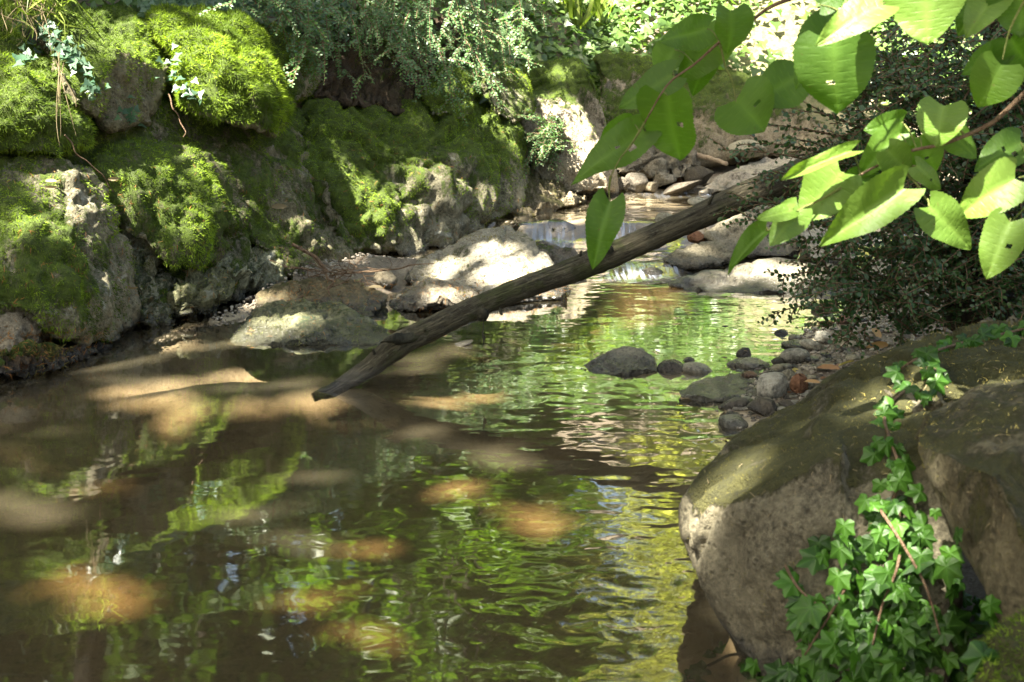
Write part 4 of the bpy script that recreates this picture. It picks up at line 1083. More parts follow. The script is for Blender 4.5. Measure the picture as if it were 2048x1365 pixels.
# ------------------------------------------------------------------ small leaved shrubs made of leafy sprays
def spray_leaves(paths, pitch, ls, r, flat=0.5, tplw=1.0):
    P = []; D = []; N = []; S = []; R = []
    for Q in paths:
        seg = np.linalg.norm(np.diff(Q, axis=0), axis=1); L = np.concatenate([[0], seg.cumsum()])
        n = int(L[-1] / pitch)
        if n < 3: continue
        t = np.linspace(L[-1] * .06, L[-1], n)
        p = np.stack([np.interp(t, L, Q[:, k]) for k in range(3)], 1)
        T = norm(np.gradient(p, axis=0))
        up = norm(np.array([0, -.35, 1.0]) + r.normal(size=3) * .45)
        side = norm(np.cross(T, up))
        sg = np.where(np.arange(n) % 2 == 0, 1, -1)[:, None]
        d = side * sg * .85 + T * .55 + r.normal(size=(n, 3)) * .22
        nn = np.cross(side, T) * 1.0 + r.normal(size=(n, 3)) * flat
        nn = nn * np.sign(nn[:, 2:3] + .01)
        P.append(p); D.append(d); N.append(nn)
        S.append(ls * r.uniform(.7, 1.15, n) * (1 - .35 * (t / L[-1]) ** 3))
        R.append(np.clip(r.normal(.45, .22, n) + .2 * (t / L[-1]) ** 2 + r.normal() * .12, 0, 1))
    return np.concatenate(P), np.concatenate(D), np.concatenate(N), np.concatenate(S), np.concatenate(R)

def arch(p0, p1, sag, n, r, wob=.02):
    p0 = np.array(p0, float); p1 = np.array(p1, float)
    t = np.linspace(0, 1, n)[:, None]
    Q = p0 * (1 - t) + p1 * t
    Q[:, 2] += sag * 4 * (t * (1 - t))[:, 0]
    Q += (np.sin(t * r.uniform(3, 7) + r.uniform(0, 6)) * wob * r.normal(size=3)) * t
    return Q

def with_twigs(main, r, per, L, spread=.8):
    out = [main]
    T = norm(np.gradient(main, axis=0))
    for k in range(per):
        i = r.integers(int(len(main) * .2), len(main) - 1)
        sd = norm(np.cross(T[i], norm(np.array([0, -.5, 1]) + r.normal(size=3) * .5))) * r.choice([-1, 1])
        d = norm(T[i] * .8 + sd * spread + np.array([0, 0, -.1]))
        l = L * r.uniform(.4, 1.1)
        out.append(arch(main[i], main[i] + d * l, l * .05, 8, r, .006))
    return out

def shrub(name, paths, tpl, mat, stem_mat, ls, pitch, base, label, cat, seed, flat=.5, r0=.003, group=None):
    r = np.random.default_rng(seed)
    P, D, N, S, R = spray_leaves(paths, pitch, ls, r, flat)
    o = empty(name, base, label, cat, group)
    leaf_obj('foliage', place(tpl, P, D, N, S, rnd=R), mat, parent=o, base=base)
    link('branches', tube_mesh('branches', paths, [np.linspace(r0 * (1.6 if len(q) > 10 else .8), r0 * .4, len(q)) for q in paths], stem_mat, 4, base), parent=o)
    return o, (P, S)

r = np.random.default_rng(21)
# hanging silver green shrub over the left bank
paths = []
for k in range(80):
    x0 = r.uniform(500, 1060); y0 = r.uniform(-160, 30)
    x1 = x0 + r.normal(20, 70); 
    lim = np.interp(x1, [480, 580, 640, 700, 780, 860, 960, 1040, 1080], [30, 110, 190, 160, 120, 210, 230, 160, 90])
    y1 = lim * r.uniform(.35, 1.0)
    off = r.uniform(-.25, .45)
    a = LB(x0, y0, off + .35); c_ = LB(x1, y1, off)
    m = arch(a, c_, r.uniform(.02, .14), 22, r, .03)
    paths += with_twigs(m, r, r.integers(5, 9), .17)
for (x0, y0, x1, y1) in [(860, 60, 925, 240), (880, 90, 905, 215), (620, 80, 590, 165), (640, 60, 650, 170), (700, 30, 730, 160), (960, 60, 1060, 130), (990, 40, 1050, 95), (780, 60, 835, 190), (820, 20, 800, 140), (880, 120, 1000, 170), (930, 80, 1000, 220)]:
    m = arch(LB(x0, y0, .0), LB(x1, y1, -.25), .05, 22, r, .02)
    paths += with_twigs(m, r, 9, .14)
shrub('hanging_shrub', paths, SMALL, M['silver_leaf'], M['twig'], .026, .010, LB(800, -40, .8), 'arching shrub with tiny silvery green leaves hanging over the left bank boulders', 'shrub', 31)
# low shrub before the sunlit boulder
paths = []
for k in range(50):
    c_ = np.array(PT(r.normal(1090, 22), r.normal(285, 26), 9.0 + r.normal() * .08))
    o_ = np.array(PT(r.uniform(1085, 1130), r.uniform(240, 330), 9.25))
    m = arch(o_, c_ + (c_ - o_) * .3, .03, 12, r, .01); paths += with_twigs(m, r, 4, .08)
shrub('low_shrub', paths, SMALL, M['silver_leaf'], M['twig'], .022, .011, PT(1110, 330, 9.3), 'small bushy shrub growing on the face of the fully sunlit boulder', 'shrub', 32)

# dark glossy shrub on the right
paths = []
def R_(px, py, Y): return np.array(PT(px, py, Y))
MASS = [(1700, 160), (1800, 90), (2060, 40), (2080, 640), (1880, 660), (1700, 640), (1640, 560), (1600, 470), (1590, 380), (1640, 280)]
n_ = 0
while n_ < 330:
    x = r.uniform(1580, 2090); y = r.uniform(30, 670)
    if not in_poly(x, y, MASS): continue
    Y = r.uniform(4.5, 5.4)
    a = R_(min(x + r.uniform(40, 190), 2120), y + r.normal(-40, 60), Y + .2); c_ = R_(x - r.uniform(0, 50), y + r.normal(10, 30), Y - .1)
    m = arch(a, c_, r.uniform(.0, .07), 18, r, .02)
    paths += with_twigs(m, r, r.integers(5, 9), .13)
    n_ += 1
for (x0, y0, x1, y1) in [(1700, 330, 1470, 290), (1690, 350, 1445, 305), (1720, 290, 1500, 262), (1720, 260, 1570, 238), (1700, 230, 1580, 180), (1760, 180, 1640, 110), (1800, 150, 1690, 80), (1690, 400, 1500, 345),
                         (1680, 430, 1440, 425), (1690, 460, 1450, 452), (1700, 480, 1470, 400), (1720, 560, 1560, 560), (1740, 540, 1580, 530), (1760, 610, 1520, 648), (1720, 600, 1610, 660), (1780, 600, 1640, 650),
                         (1800, 600, 1720, 690), (1840, 600, 1800, 690), (1700, 380, 1480, 370), (1740, 500, 1530, 500), (1730, 440, 1500, 440), (1690, 330, 1560, 270), (1720, 640, 1700, 690), (1700, 500, 1580, 600), (1720, 520, 1620, 610)]:
    Y = r.uniform(4.6, 5.1)
    m = arch(R_(x0, y0, Y + .1), R_(x1, y1, Y - .1), .03, 24, r, .015)
    paths += with_twigs(m, r, 7, .10)
shrub('dark_shrub', paths, OVAL, M['box_leaf'], M['twig'], .0215, .0125, PT(1980, 640, 5.0), 'dense shrub with small dark glossy leaves over the right bank and gravel bar', 'shrub', 33, flat=.6)

# upright strap leaved plants on the sunny slope
for k, (cx, cy) in enumerate([(1150, 60), (1185, 45), (1130, 30)]):
    rr_ = np.random.default_rng(50 + k)
    h = ray_hit(cx, cy); 
    p = np.array(h[0]); n = 26
    D = np.stack([rr_.normal(size=n) * .35, rr_.normal(size=n) * .35, np.ones(n)], 1)
    leaf_obj('strap_leaf_plant', place((BLADE[0] * np.array([1.2, 1, 3]), BLADE[1], BLADE[2]), np.repeat(p[None], n, 0) + rr_.normal(size=(n, 3)) * .04, D, rr_.normal(size=(n, 3)), rr_.uniform(.25, .5, n), rr=rr_), M['grass'], base=tuple(p),
             label='%s upright clump of strap shaped leaves on the sunny ivy slope' % ['middle', 'rightmost', 'leftmost'][k], cat='plant', group='strap leaved plants on the slope')

# ------------------------------------------------------------------ ivy cover of the slopes
def slope_pts(r, n):
    y = r.uniform(7.0, 16, n * 3); x = r.uniform(-5, 7, n * 3)
    xl = np.interp(y, EL_Y, EL_X); xr = np.interp(y, ER_Y, ER_X)
    lf = (x < xl - .95); fr = (y > 10.9)
    pale = np.exp(-(((x - 2.25) / 0.58) ** 2 + ((y - 11.5) / 1.0) ** 2) ** 2)
    ok = (lf | fr) & (r.random(n * 3) > pale * .93)
    x = x[ok][:n]; y = y[ok][:n]
    z = ground_z(x, y)
    h = .05 + np.clip((fbm(np.stack([x * 1.6, y * 1.6, x * 0], 1), 3, 8) - .40) * 2.4, 0, 1) * .45
    return np.stack([x, y, z + h * r.random(len(x)) ** .5 + r.uniform(0, .05, len(x))], 1)
rr_ = np.random.default_rng(61)
P = slope_pts(rr_, 60000)
n = len(P)
D = np.stack([rr_.normal(size=n) * .8, -rr_.random(n) * 1.0, -rr_.random(n) * .7], 1)
N = np.stack([rr_.normal(size=n) * .45, -.6 + rr_.normal(size=n) * .45, np.ones(n) * .8], 1)
leaf_obj('ivy_ground_cover', place(IVY_S, P, D, N, rr_.uniform(.05, .10, n), rr=rr_), M['ivy_far'], label='ivy carpeting the slopes behind the boulders and the pool head', cat='ivy', kind='stuff')
# dark ivy along the top of the left boulders
P = []; N = []
rr_ = np.random.default_rng(62)
for k in range(900):
    x = rr_.uniform(280, 700); y = rr_.uniform(-20, 30 + 120 * max(0, (x - 520) / 180) * .4)
    P.append(np.array(LB(x, y, rr_.uniform(.25, .6))))
for (x0, y0, x1, y1, m_) in [(60, 40, 140, 110, 60), (130, 100, 200, 200, 40), (90, 60, 60, 130, 25), (345, 155, 400, 200, 18), (250, 235, 290, 265, 16), (350, 110, 330, 200, 12)]:
    for k in range(m_):
        t = rr_.random(); h = ray_hit(x0 + (x1 - x0) * t + rr_.normal() * 12, y0 + (y1 - y0) * t + rr_.normal() * 10, True)
        if h: P.append(np.array(h[0]) + np.array([0, -.04, .03]))
P = np.array(P); n = len(P)
D = np.stack([rr_.normal(size=n) * .8, -rr_.random(n), -rr_.random(n) * .8], 1)
N = np.stack([rr_.normal(size=n) * .5, -.8 + rr_.normal(size=n) * .4, np.ones(n) * .7], 1)
M['ivy_dark'] = leaf_mat('ivy_dark_leaf', (0.03, 0.075, 0.04), (0.08, 0.14, 0.08), 0.38, 0.25, 0.5, tcol=(1.5, 2.0, 0.8))
leaf_obj('ivy_patch', place(IVY_S, P, D, N, rr_.uniform(.028, .05, n), rr=rr_), M['ivy_dark'], base=LB(600, 20, .5), label='dark bluish ivy creeping between and above the top left boulders', cat='ivy', kind='stuff')
# grass and dry stems in the top left corner
rr_ = np.random.default_rng(63)
P = np.array([LB(rr_.uniform(-40, 120), rr_.uniform(-60, 30), rr_.uniform(.0, .3)) for k in range(300)]); n = len(P)
D = np.stack([rr_.normal(size=n) * .5, -rr_.random(n) * .6, rr_.normal(0, .8, n)], 1)
leaf_obj('grass_tuft', place((BLADE[0] * np.array([.5, 1, 4]), BLADE[1], BLADE[2]), P, D, rr_.normal(size=(n, 3)), rr_.uniform(.10, .26, n), rr=rr_), M['grass'], base=LB(80, 0, .2), label='untidy green grass over the moss mound in the top left corner', cat='grass', kind='stuff')
paths = []; rads = []
for k in range(26):
    a = LB(rr_.uniform(-20, 110), rr_.uniform(-60, 30), .05); c_ = LB(rr_.uniform(0, 120), rr_.uniform(20, 110), rr_.uniform(-.1, .05))
    if k > 20: a = LB(rr_.uniform(110, 135), rr_.uniform(90, 130), -.08); c_ = LB(rr_.uniform(115, 160), rr_.uniform(200, 290), -.14)
    paths.append(arch(a, c_, rr_.uniform(-.03, .05), 14, rr_, .03)); rads.append(np.linspace(.0022, .001, 14))
bs = tuple(paths[0][0])
link('dry_stems', tube_mesh('dry_stems', paths, rads, M['straw'], 4, bs), bs, label='dry straw coloured stems hanging over the moss mound at the upper left', cat='dry stems', kind='stuff')
stick('root', [LB(335, 190, -.03), LB(345, 215, -.05), LB(360, 240, -.03), LB(372, 262, -.06), LB(366, 275, -.06)], .004, .002, 'thin winding root below the brightest green boulder', 'root')
stick('root', [LB(130, 270, -.1), LB(160, 310, -.08), LB(200, 350, -.1), LB(228, 385, -.1)], .003, .002, 'long thin root running down the far left slab', 'root')

# ------------------------------------------------------------------ linden branches with their leaves
tpls = [linden_tpl(seed=k, holes=(k % 3 == 0) * 2) for k in range(9)]
def lindens(name, label, stems, leaves, Yd, seed, cat='branch'):
    r = np.random.default_rng(seed)
    base = tuple(PT(stems[0][0][0], stems[0][0][1], Yd))
    o = empty(name, base, label, cat)
    for st in stems:
        Q = smooth_path([PT(a, b_, Yd + (k_ if len(t_) else 0)) for (a, b_, *t_), k_ in [(q, (q[2] if len(q) > 2 else 0)) for q in st]], 30)
        rad = np.linspace(.0055, .0018, 30) if len(st) > 4 else np.linspace(.0032, .0013, 30)
        link('twig', tube_mesh('twig', [Q], [rad], M['green_twig'] if len(st) <= 6 else M['twig'], 7, base), parent=o)
    for i, L in enumerate(leaves):
        (bx, by, tx, ty, w, dY), pale = L[:6], (L[6] if len(L) > 6 else 0)  # pale flag picks the copy coloured as sunlit
        Y = Yd + dY
        p0 = np.array(PT(bx, by, Y)); 
        tilt = r.uniform(-.25, .35)
        p1 = np.array(PT(tx, ty, Y)); ln = np.linalg.norm(p1 - p0)
        view = norm(np.array([0, 0, CAMH]) - p0)
        D = (p1 - p0) + view * ln * tilt
        Nn = view + np.array([r.normal() * .25 - .15, 0, .35 + r.normal() * .15])
        wm = w / FPX * Y
        S = np.linalg.norm(D) / 1.0
        tpl = tpls[(i * 5 + seed) % len(tpls)]
        res = place(tpl, [p0], [D], [Nn], [S], rnd=np.array([r.random()]), wid=[wm / S * 1.12])
        lf = leaf_obj('leaf', res, M['linden_lit' if pale else 'linden'], parent=o, base=base)
        # petiole towards the nearest stem point
        best = None
        for st in stems:
            Q = smooth_path([PT(q[0], q[1], Yd + (q[2] if len(q) > 2 else 0)) for q in st], 40)
            d = np.linalg.norm(Q - p0, axis=1); j = d.argmin()
            if best is None or d[j] < best[0]: best = (d[j], Q[j])
        if .012 < best[0] < .30:
            mid = (p0 + best[1]) / 2 + np.array([0, 0, .008])
            link('petiole', tube_mesh('petiole', [smooth_path([best[1], mid, p0], 8)], [[.0014] * 8], M['green_twig'], 5, (base[0], base[1], base[2])), parent=lf)
    return o
lindens('linden_branch', 'slender leafy branch hanging in the top middle with thin green translucent leaves',
        [[(1640, -25), (1590, -5), (1540, 15), (1495, 48), (1445, 80), (1390, 128), (1335, 170), (1290, 245)], [(1290, 245), (1262, 290), (1240, 318), (1222, 352)], [(1222, 352), (1218, 380), (1220, 405)], [(1440, 85), (1450, 130), (1465, 165), (1472, 205)], [(1700, 70), (1650, 120), (1590, 158)]],
        [(1335, 192, 1352, 328, 138, .0), (1415, 58, 1318, 84, 60, .05), (1462, 22, 1470, 104, 88, -.03), (1440, 72, 1345, 158, 74, .1), (1428, 95, 1375, 190, 62, .14), (1345, 150, 1238, 218, 66, .06), (1290, 262, 1143, 350, 66, .05), (1262, 250, 1190, 290, 50, .1),
         (1220, 404, 1184, 532, 66, -.02), (1472, 200, 1530, 262, 120, .03), (1590, 156, 1500, 208, 84, .08), (1350, 100, 1310, 150, 60, .15)], 3.3, 3)
lindens('linden_branch', 'group of large heart shaped leaves hanging at the top right of centre',
        [[(1760, -30), (1735, -5), (1710, 30), (1690, 60)], [(1850, -30), (1800, -10), (1765, 8)], [(1900, -40), (1870, -25), (1850, -8)]],
        [(1690, 62, 1590, 150, 108, .16), (1668, 82, 1668, 226, 146, .0), (1765, 10, 1640, 72, 72, -.05, 1), (1850, -30, 1855, 90, 132, -.04, 1), (1740, 20, 1700, 60, 60, .1), (1640, 10, 1690, -20, 60, .05)], 2.8, 4)
lindens('linden_branch', 'cluster of dull green leaves hanging in the upper right corner',
        [[(2080, -40), (2050, 0), (2020, 60), (2005, 120)], [(2080, -20), (2040, -30), (2010, -25)]],
        [(2010, -30, 1928, 58, 84, .05, 1), (2045, -30, 2042, 76, 120, .0), (2008, 102, 1920, 146, 52, .06), (2002, 130, 1958, 214, 92, .0), (2020, 78, 2062, 142, 72, .04), (1960, 5, 1915, 70, 60, .1)], 2.8, 5)
lindens('linden_branch', 'brown woody branch at the right with pale sunlit leaves, some nibbled',
        [[(2075, 160), (2030, 205), (1985, 245), (1930, 272), (1880, 290), (1830, 300), (1790, 315), (1730, 345), (1690, 372)], [(1800, 340), (1830, 365), (1850, 395), (1862, 415)], [(2080, 380), (2050, 415), (2022, 445)], [(2075, 350), (2055, 352), (2037, 356)], [(1700, 365), (1650, 395), (1590, 425), (1535, 462)], [(1930, 272), (1905, 240), (1890, 215)]],
        [(1805, 245, 1732, 262, 52, .05), (1888, 212, 1868, 288, 92, .0, 1), (1800, 268, 1716, 350, 64, .04), (1702, 303, 1556, 357, 34, -.04, 1), (1682, 345, 1598, 442, 104, .0, 1), (1806, 378, 1648, 482, 84, -.06, 1),
         (1838, 275, 1872, 345, 72, .03), (1775, 300, 1832, 354, 60, -.02, 1), (1903, 266, 1952, 318, 52, .04), (2042, 285, 1955, 330, 70, .05), (2030, 358, 1912, 425, 92, .0, 1), (1858, 414, 1948, 497, 74, -.05, 1), (2020, 444, 1972, 556, 84, -.03, 1),
         (1598, 418, 1540, 492, 60, .0, 1), (1532, 462, 1450, 532, 38, .02), (1833, 332, 1895, 376, 44, .0, 1), (1700, 360, 1760, 345, 40, .05), (1585, 420, 1512, 440, 34, -.02, 1)], 2.85, 6)

# ------------------------------------------------------------------ ivy on the foreground boulders
IT = ivy_tpl()
def ivy_vine(label, pathpx, width, n, size, seed, ahead=.05, area=None):
    r = np.random.default_rng(seed)
    pp = np.array(pathpx, float)
    def surf(x, y, lift):
        h = ray_hit(x, y, True)
        q = np.array(h[0]) if h else np.array(PT(x, y, 2.8))
        v = norm(np.array([0, 0, CAMH]) - q)
        return q + v * lift
    stem = smooth_path([surf(x, y, .012) for x, y in pathpx], 60)
    base = tuple(stem[0])
    o = empty('ivy', base, label, 'ivy', None)
    link('stem', tube_mesh('stem', [stem], [np.full(60, .0035)], M['twig'], 6, base), parent=o)
    if area is not None:
        for pth in ([(1800, 1110), (1790, 1150), (1765, 1210), (1745, 1290)], [(1700, 1160), (1660, 1230), (1610, 1310)], [(1760, 1020), (1800, 1080), (1850, 1170), (1880, 1270)], [(1570, 1130), (1600, 1180), (1660, 1230)]):
            q_ = smooth_path([surf(x, y, .085) for x, y in pth], 20)
            link('stem', tube_mesh('stem', [q_], [np.linspace(.0035, .002, 20)], M['twig'], 6, base), parent=o)
    L = np.concatenate([[0], np.linalg.norm(np.diff(pp, axis=0), axis=1).cumsum()])
    P = []; D = []; N = []; S = []
    ww = np.array(width, float)
    for k in range(n):
        if area is not None:
            while True:
                x = r.uniform(min(a[0] for a in area), max(a[0] for a in area)); y = r.uniform(min(a[1] for a in area), max(a[1] for a in area))
                if in_poly(x, y, area): break
        else:
            t = L[-1] * (k + r.random()) / n
            w = np.interp(t, L, ww)
            x = np.interp(t, L, pp[:, 0]) + r.normal() * w; y = np.interp(t, L, pp[:, 1]) + r.normal() * w * .6
        q = surf(x, y, r.uniform(.01, ahead))
        v = norm(np.array([0, 0, CAMH]) - q)
        P.append(q)
        a = r.normal() * .8
        D.append(np.array([math.sin(a), -.25, -math.cos(a)]))
        N.append(v + np.array([-.1, 0, .5]) + r.normal(size=3) * .5)
        S.append(size * r.choice([.55, .8, 1.0, 1.25]) * r.uniform(.85, 1.15))
    leaf_obj('foliage', place(IT, P, D, N, S, rr=r), M['ivy'], parent=o, base=base)
    return o
ivy_vine('trail of small ivy leaves running along the top of the right rock shelf', [(2060, 655), (1990, 672), (1910, 690), (1840, 715), (1800, 740)], [16, 16, 18, 20, 16], 30, .033, 1)
ivy_vine('ivy strand hanging down the groove between the two foreground boulders', [(1880, 740), (1800, 790), (1770, 830), (1780, 880), (1800, 940), (1790, 990), (1760, 1040)], [30, 30, 28, 18, 18, 22, 30], 30, .036, 2)
ivy_vine('bright dense ivy mass at the foot of the foreground boulders', [(1800, 1010), (1790, 1110), (1760, 1200), (1740, 1300), (1720, 1400)], [50] * 5, 250, .038, 3, .10,
         area=[(1740, 1010), (1850, 1000), (1930, 1080), (1985, 1210), (1990, 1290), (1930, 1380), (1560, 1400), (1590, 1250), (1560, 1130), (1640, 1080)])
ivy_vine('few ivy leaves reaching over the water at the bottom edge', [(1560, 1360), (1480, 1310), (1420, 1330), (1350, 1370)], [18, 22, 22, 18], 14, .044, 4, .04)

# ------------------------------------------------------------------ trees: trunks beside the stream, crowns overhead
def wpt(px, py, z=None):
    if z is not None: return np.array(GR(px, py, z))
    h = ray_hit(px, py, True); 
    if h[0].z < -0.02: return np.array(GR(px, py, -.12))
    return np.array(h[0])
SPOTS = []
def spot(px, py, rpx, at=None, el=1.0):
    q = wpt(px, py) if at is None else np.array(PT(px, py, at))
    Y = q[1]
    SPOTS.append((q, rpx / FPX * Y * 1.0))
for a in [(400,60,26),(470,110,26),(525,175,22),(350,50,20),(560,230,14),(200,32,24),(1120,140,24),(970,240,18),(1015,260,16),(950,215,16),(640,330,10),(335,300,10),(260,60,20),(235,75,14),(285,70,12),(440,165,17),(432,192,12),(450,150,10),(12,120,22),(25,160,18),
          (880,548,26),(925,532,30),(960,515,24),(1000,495,14),(740,582,22),(775,575,24),(890,590,36),(925,596,28),(860,560,14),(1100,585,22),(1070,590,22),(690,475,16),(700,500,16),(745,520,18),(770,545,20),(560,600,12),
          (1120,215,60),(1150,260,66),(1165,310,60),(1190,350,50),(1100,240,44),(1130,300,40),(1090,280,34),(1180,385,30),(1090,335,20),(1010,155,26),(1000,195,22),(980,190,20),
          (1440,565,14),(1480,552,22),(1530,545,34),(1580,548,34),(1625,548,26),(1560,530,24),(1450,440,26),(1430,455,20),(1400,495,16),(1370,505,14),(1540,600,24),
          (1490,955,34),(1530,940,30),(1455,985,22),(1395,1080,18),(1378,1060,14),(1385,1110,14),(1500,925,16),
          (1860,1285,26),(1740,1290,12),(1790,970,14),(1600,1240,14)]: spot(*a)
for a in [(x, 757 + 5 * math.sin(x * .02), 26) for x in range(190, 660, 24)] + [(560,738,14),(610,732,14),(500,742,12),(330,815,26),(290,818,20),(385,826,22),(350,805,16),(340,848,20),(230,800,16),
          (120,1170,42),(190,1185,52),(250,1215,42),(70,1190,26),(170,1225,38),(240,985,20),(900,982,30),(935,990,18),(1070,1040,36),(1110,1060,30),(690,1112,34),(730,1120,20),(770,1272,44),(720,1255,30),(820,1290,24),(540,1200,22),(600,1215,18),
          (1120,662,30),(1180,655,26),(1060,668,20),(1240,655,18),(1300,620,26),(1340,615,18),(900,803,30),(950,790,26),(870,815,18),(980,800,16),(520,815,22),(640,815,20),(1000,640,18),(1360,770,14)]:
    q = np.array(ray_hit(a[0], a[1])[0]); SPOTS.append((q, a[2] * 1.35 / FPX * q[1]))
for a in [(1270,400,34),(1330,398,34),(1390,396,26),(1220,405,22),(1160,412,18),(1300,415,26)]:
    q = np.array(GR(a[0], a[1], .13)); SPOTS.append((q, a[2] / FPX * q[1]))
for a in [(1905,455,30,2.82),(1925,475,24,2.82),(1990,490,30,2.82),(1995,520,26,2.82),(1960,400,26,2.85),(1640,325,26,2.82),(1590,345,16,2.82),(1655,385,34,2.85),(1630,410,26,2.85),(1720,430,36,2.8),(1770,400,26,2.8),(1690,460,20,2.8),
          (1700,45,26,2.78),(1740,25,26,2.78),(1820,25,22,2.76),(1880,40,18,2.76),(1870,240,26,2.85),(1820,330,20,2.85),(1570,450,18,2.85),(1955,20,18,2.8),
          (1490,398,12,5.6),(1300,482,9,5.45),(1228,497,6,5.4),(960,40,34,8.2),(1000,70,34,8.3),(930,80,24,8.1),(1010,110,20,8.3)]:
    spot(*a)
rs = np.random.default_rng(77)
for k in range(95):      # small random chinks added to the unseen crowns: scattered flecks of sun on the left bank
    x = rs.uniform(0, 1040); y = rs.uniform(20, 640)
    if y < np.interp(x, [0, 600, 1040], [690, 560, 440]): spot(x, y, rs.uniform(5, 13))
SC_ = np.array([s_[0] for s_ in SPOTS]); SR_ = np.array([s_[1] for s_ in SPOTS])
SV = np.array(SUN)

def shaded_crown(name, trunk, bounds, n, size, label, seed, sunlit=False, group='trees standing over the stream', mat='canopy', r0=.11, holes=True, zc=None, dense=None):
    """trunk path, crown as leaves in the union of ellipsoids"""
    r = np.random.default_rng(seed)
    P = []
    tot = sum(b_[3] * b_[4] for b_ in bounds)
    tips = []
    for (cx, cy, cz, rx, ry, rz) in bounds:
        m = int(n * rx * ry / tot)
        q = r.normal(size=(m, 3)); q = norm(q) * r.random((m, 1)) ** (1 / 2.4)
        q = q * np.array([rx, ry, rz]) + np.array([cx, cy, cz]); P.append(q)
        tips += [(cx + r.uniform(-.7, .7) * rx, cy + r.uniform(-.7, .7) * ry, cz + r.uniform(-.5, .4) * rz) for k in range(5)]
    P = np.vstack(P)
    P = P + (np.stack([vnoise(P * 2.5, 1), vnoise(P * 2.5, 2), vnoise(P * 2.5, 3)], 1) - .5) * .5
    if dense is not None:
        keep = fbm(P * dense[0], 3, seed) > dense[1]
        P = P[keep]
    DD = norm(r.normal(size=(len(P), 3)) + np.array([0, 0, -.5]))
    PC = P + DD * size * .5
    if holes:  # gaps cut in the unseen crowns to place the sun spots below
        ok = np.ones(len(P), bool)
        j = r.normal(size=(len(P), 3)) * .03
        edge = .72 + .62 * vnoise(PC * 5.5, 3)
        for T, R in zip(SC_, SR_):
            d = (PC + j) - T; al = d @ SV
            per = np.linalg.norm(d - al[:, None] * SV, axis=1) * edge
            ok &= ~((per < max(R * 1.0, .045) + size * .42) & (al > 0))
        P = P[ok]; DD = DD[ok]
    n2 = len(P)
    D = DD; N = r.normal(size=(n2, 3)) * .6 + np.array([0, 0, 1.0])
    o = empty(name, trunk[0], label, 'tree', group)
    leaf_obj('crown', place(IVY_S if not sunlit else OVAL, P, D, N, size * r.uniform(.7, 1.2, n2), rr=r), M[mat], parent=o, base=trunk[0])
    tp = smooth_path(trunk, 20)
    link('trunk', tube_mesh('trunk', [tp], [np.linspace(r0, r0 * .5, 20)], M['bark'], 14, trunk[0], lambda V: V + (fbm(V * 5, 3, 1)[:, None] - .5) * .05), parent=o)
    paths = []; rads = []
    for tpnt in tips:
        e = np.array(tpnt)
        k = r.integers(9, 20); s0 = tp[k]
        mid = (s0 + e) / 2 + np.array([0, 0, .25])
        Q = smooth_path([s0, mid, e], 14)
        if holes:      # a limb does not cross a gap that lets the sun through
            bad = False
            for T, R in zip(SC_, SR_):
                d = Q - T; al = d @ SV
                if (np.linalg.norm(d - al[:, None] * SV, axis=1) < R + .03).any(): bad = True
            if bad: continue
        paths.append(Q); rads.append(np.linspace(r0 * .3, .01, 14))
    if paths: link('limb', tube_mesh('limb', paths, rads, M['bark'], 6, trunk[0]), parent=o)
    return o
def hole_tree(*a, **k): return shaded_crown(*a, **k)
CZ = 9.4
hole_tree('tree', [(-3.9, 3.2, .8), (-4.2, 3.3, 3.8), (-4.6, 3.2, 6.5), (-5.0, 3.0, 9.8)], [(-7.0, -0.9, CZ, 2.0, 2.7, .8), (-4.8, -0.7, CZ + .3, 1.8, 2.8, .8)], 19000, .19, 'tree left of the pool whose crown shades the near water', 71, r0=.15)
hole_tree('tree', [(-3.6, 7.6, 1.4), (-4.1, 7.5, 4), (-4.6, 7.3, 6.6), (-5.2, 7, 9.6)], [(-7.1, 3.3, CZ, 2.0, 2.6, .8), (-5.0, 3.4, CZ + .3, 1.7, 2.7, .8)], 17000, .19, 'tree on the left bank whose crown shades the mossy boulders', 72, r0=.15)
hole_tree('tree', [(1.72, 5.15, .2), (1.85, 5.3, 2.6), (1.4, 5.4, 5.4), (.0, 5.2, 9.0)], [(-2.8, 2.5, CZ + .2, 1.6, 2.7, .8), (-0.9, 3.1, CZ + .2, 1.6, 2.5, .8)], 15000, .19, 'tree with its dark trunk behind the foreground shelf at the right', 73, r0=.13)
hole_tree('tree', [(3.3, .8, .6), (3.0, 1.0, 3.5), (1.8, 1.2, 6.5), (.2, 1.2, 9.2)], [(-2.9, -1.6, CZ + .1, 1.6, 2.6, .8), (-0.9, -1.2, CZ + .2, 1.5, 2.5, .8)], 11000, .19, 'tree right of the viewpoint whose crown shades the foreground', 74, r0=.14)
hole_tree('tree', [(-3.6, 11.8, 2.2), (-3.7, 11.4, 4.4), (-3.9, 10.6, 7), (-4.1, 9.6, 9.6)], [(-5.7, 6.8, CZ + .3, 2.0, 1.6, .8), (-3.3, 6.2, CZ + .3, 1.8, 1.7, .8), (-7.3, 7.1, CZ, 1.3, 1.5, .8)], 12000, .19, 'tree behind the hanging shrub shading the upper left bank', 75, r0=.15)
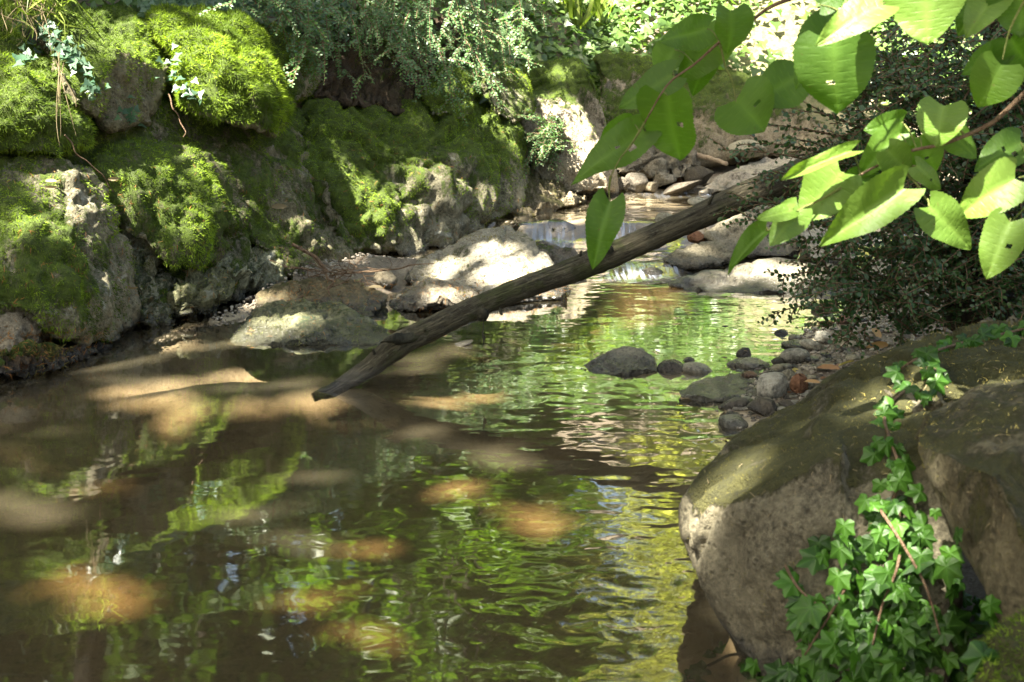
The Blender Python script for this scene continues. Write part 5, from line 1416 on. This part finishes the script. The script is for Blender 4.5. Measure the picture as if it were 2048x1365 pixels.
# trees the pool mirrors, with sun and shade put into their leaf colours
FT = 'trees beyond the head of the pool'
def far_tree(x, y, z0, bounds, n, label, seed, mat='canopy_lit', size=.16, dense=(1.1, .45)):
    return shaded_crown('tree', [(x, y, z0), (x + .1, y, z0 + 1.5), (x, y + .1, z0 + 3), (x - .1, y, z0 + 4.6)], bounds, n, size, label, seed, group=FT, mat=mat, holes=False, dense=dense)
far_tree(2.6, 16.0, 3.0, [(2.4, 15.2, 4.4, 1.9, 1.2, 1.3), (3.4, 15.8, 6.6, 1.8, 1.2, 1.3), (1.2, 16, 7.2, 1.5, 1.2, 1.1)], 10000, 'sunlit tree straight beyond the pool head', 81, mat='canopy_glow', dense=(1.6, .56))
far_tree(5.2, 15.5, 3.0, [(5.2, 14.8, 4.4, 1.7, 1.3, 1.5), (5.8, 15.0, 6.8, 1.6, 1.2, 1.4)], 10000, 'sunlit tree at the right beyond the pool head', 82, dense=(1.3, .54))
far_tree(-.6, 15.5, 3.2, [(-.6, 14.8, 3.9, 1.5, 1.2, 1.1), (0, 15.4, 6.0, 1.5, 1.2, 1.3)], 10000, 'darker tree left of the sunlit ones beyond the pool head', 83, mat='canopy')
far_tree(-3.8, 13.8, 3.2, [(-3.8, 13.2, 3.8, 1.8, 1.2, 1.4), (-3.2, 13.8, 5.8, 1.6, 1.2, 1.2), (-5.8, 12, 4.2, 1.6, 1.6, 1.6)], 12000, 'tree up on the left hillside, leaves coloured as in shade', 84, mat='canopy_shaded', dense=(1.1, .36))
far_tree(-5.4, 9.2, 2.6, [(-5.2, 9.0, 3.4, 1.3, 1.8, 1.0), (-4.6, 7.0, 2.9, .9, 1.4, .8)], 8000, 'bushy tree above the mossy boulders of the left bank', 85, mat='canopy_shaded', dense=(1.1, .30))
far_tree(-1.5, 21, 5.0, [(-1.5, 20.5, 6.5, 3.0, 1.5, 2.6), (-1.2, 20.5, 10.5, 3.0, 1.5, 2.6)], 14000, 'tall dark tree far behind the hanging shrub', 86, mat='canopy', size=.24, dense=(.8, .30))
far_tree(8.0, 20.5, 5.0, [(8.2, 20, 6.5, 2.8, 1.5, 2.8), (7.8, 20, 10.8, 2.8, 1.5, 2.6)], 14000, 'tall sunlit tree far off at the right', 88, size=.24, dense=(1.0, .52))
far_tree(-7.0, 17, 5.0, [(-7.0, 16, 5.5, 3.2, 2.0, 2.8), (-6.5, 16, 9.6, 3.2, 2.0, 2.6), (-3.4, 15.8, 8.0, 2.0, 1.2, 2.2)], 20000, 'tall tree up the left hillside, leaves coloured as in shade', 89, mat='canopy_shaded', size=.22, dense=(.9, .22))
far_tree(-8.0, 10.5, 4.0, [(-7.6, 10, 4.8, 1.8, 2.6, 1.8), (-7.6, 10.5, 7.6, 2.0, 2.6, 2.0)], 14000, 'broad tree above the left bank, leaves coloured as in shade', 90, mat='canopy_shaded', size=.2, dense=(.9, .22))
far_tree(3.0, 21.0, 5.0, [(2.6, 20.5, 6.4, 2.4, 1.5, 2.6), (2.8, 20.5, 10.6, 2.8, 1.5, 2.6), (5.6, 20, 8.6, 1.8, 1.2, 3.2)], 17000, 'tall yellow green tree far beyond the pool head, leaves coloured bright as in sun', 87, mat='canopy_glow', size=.20, dense=(1.5, .53))
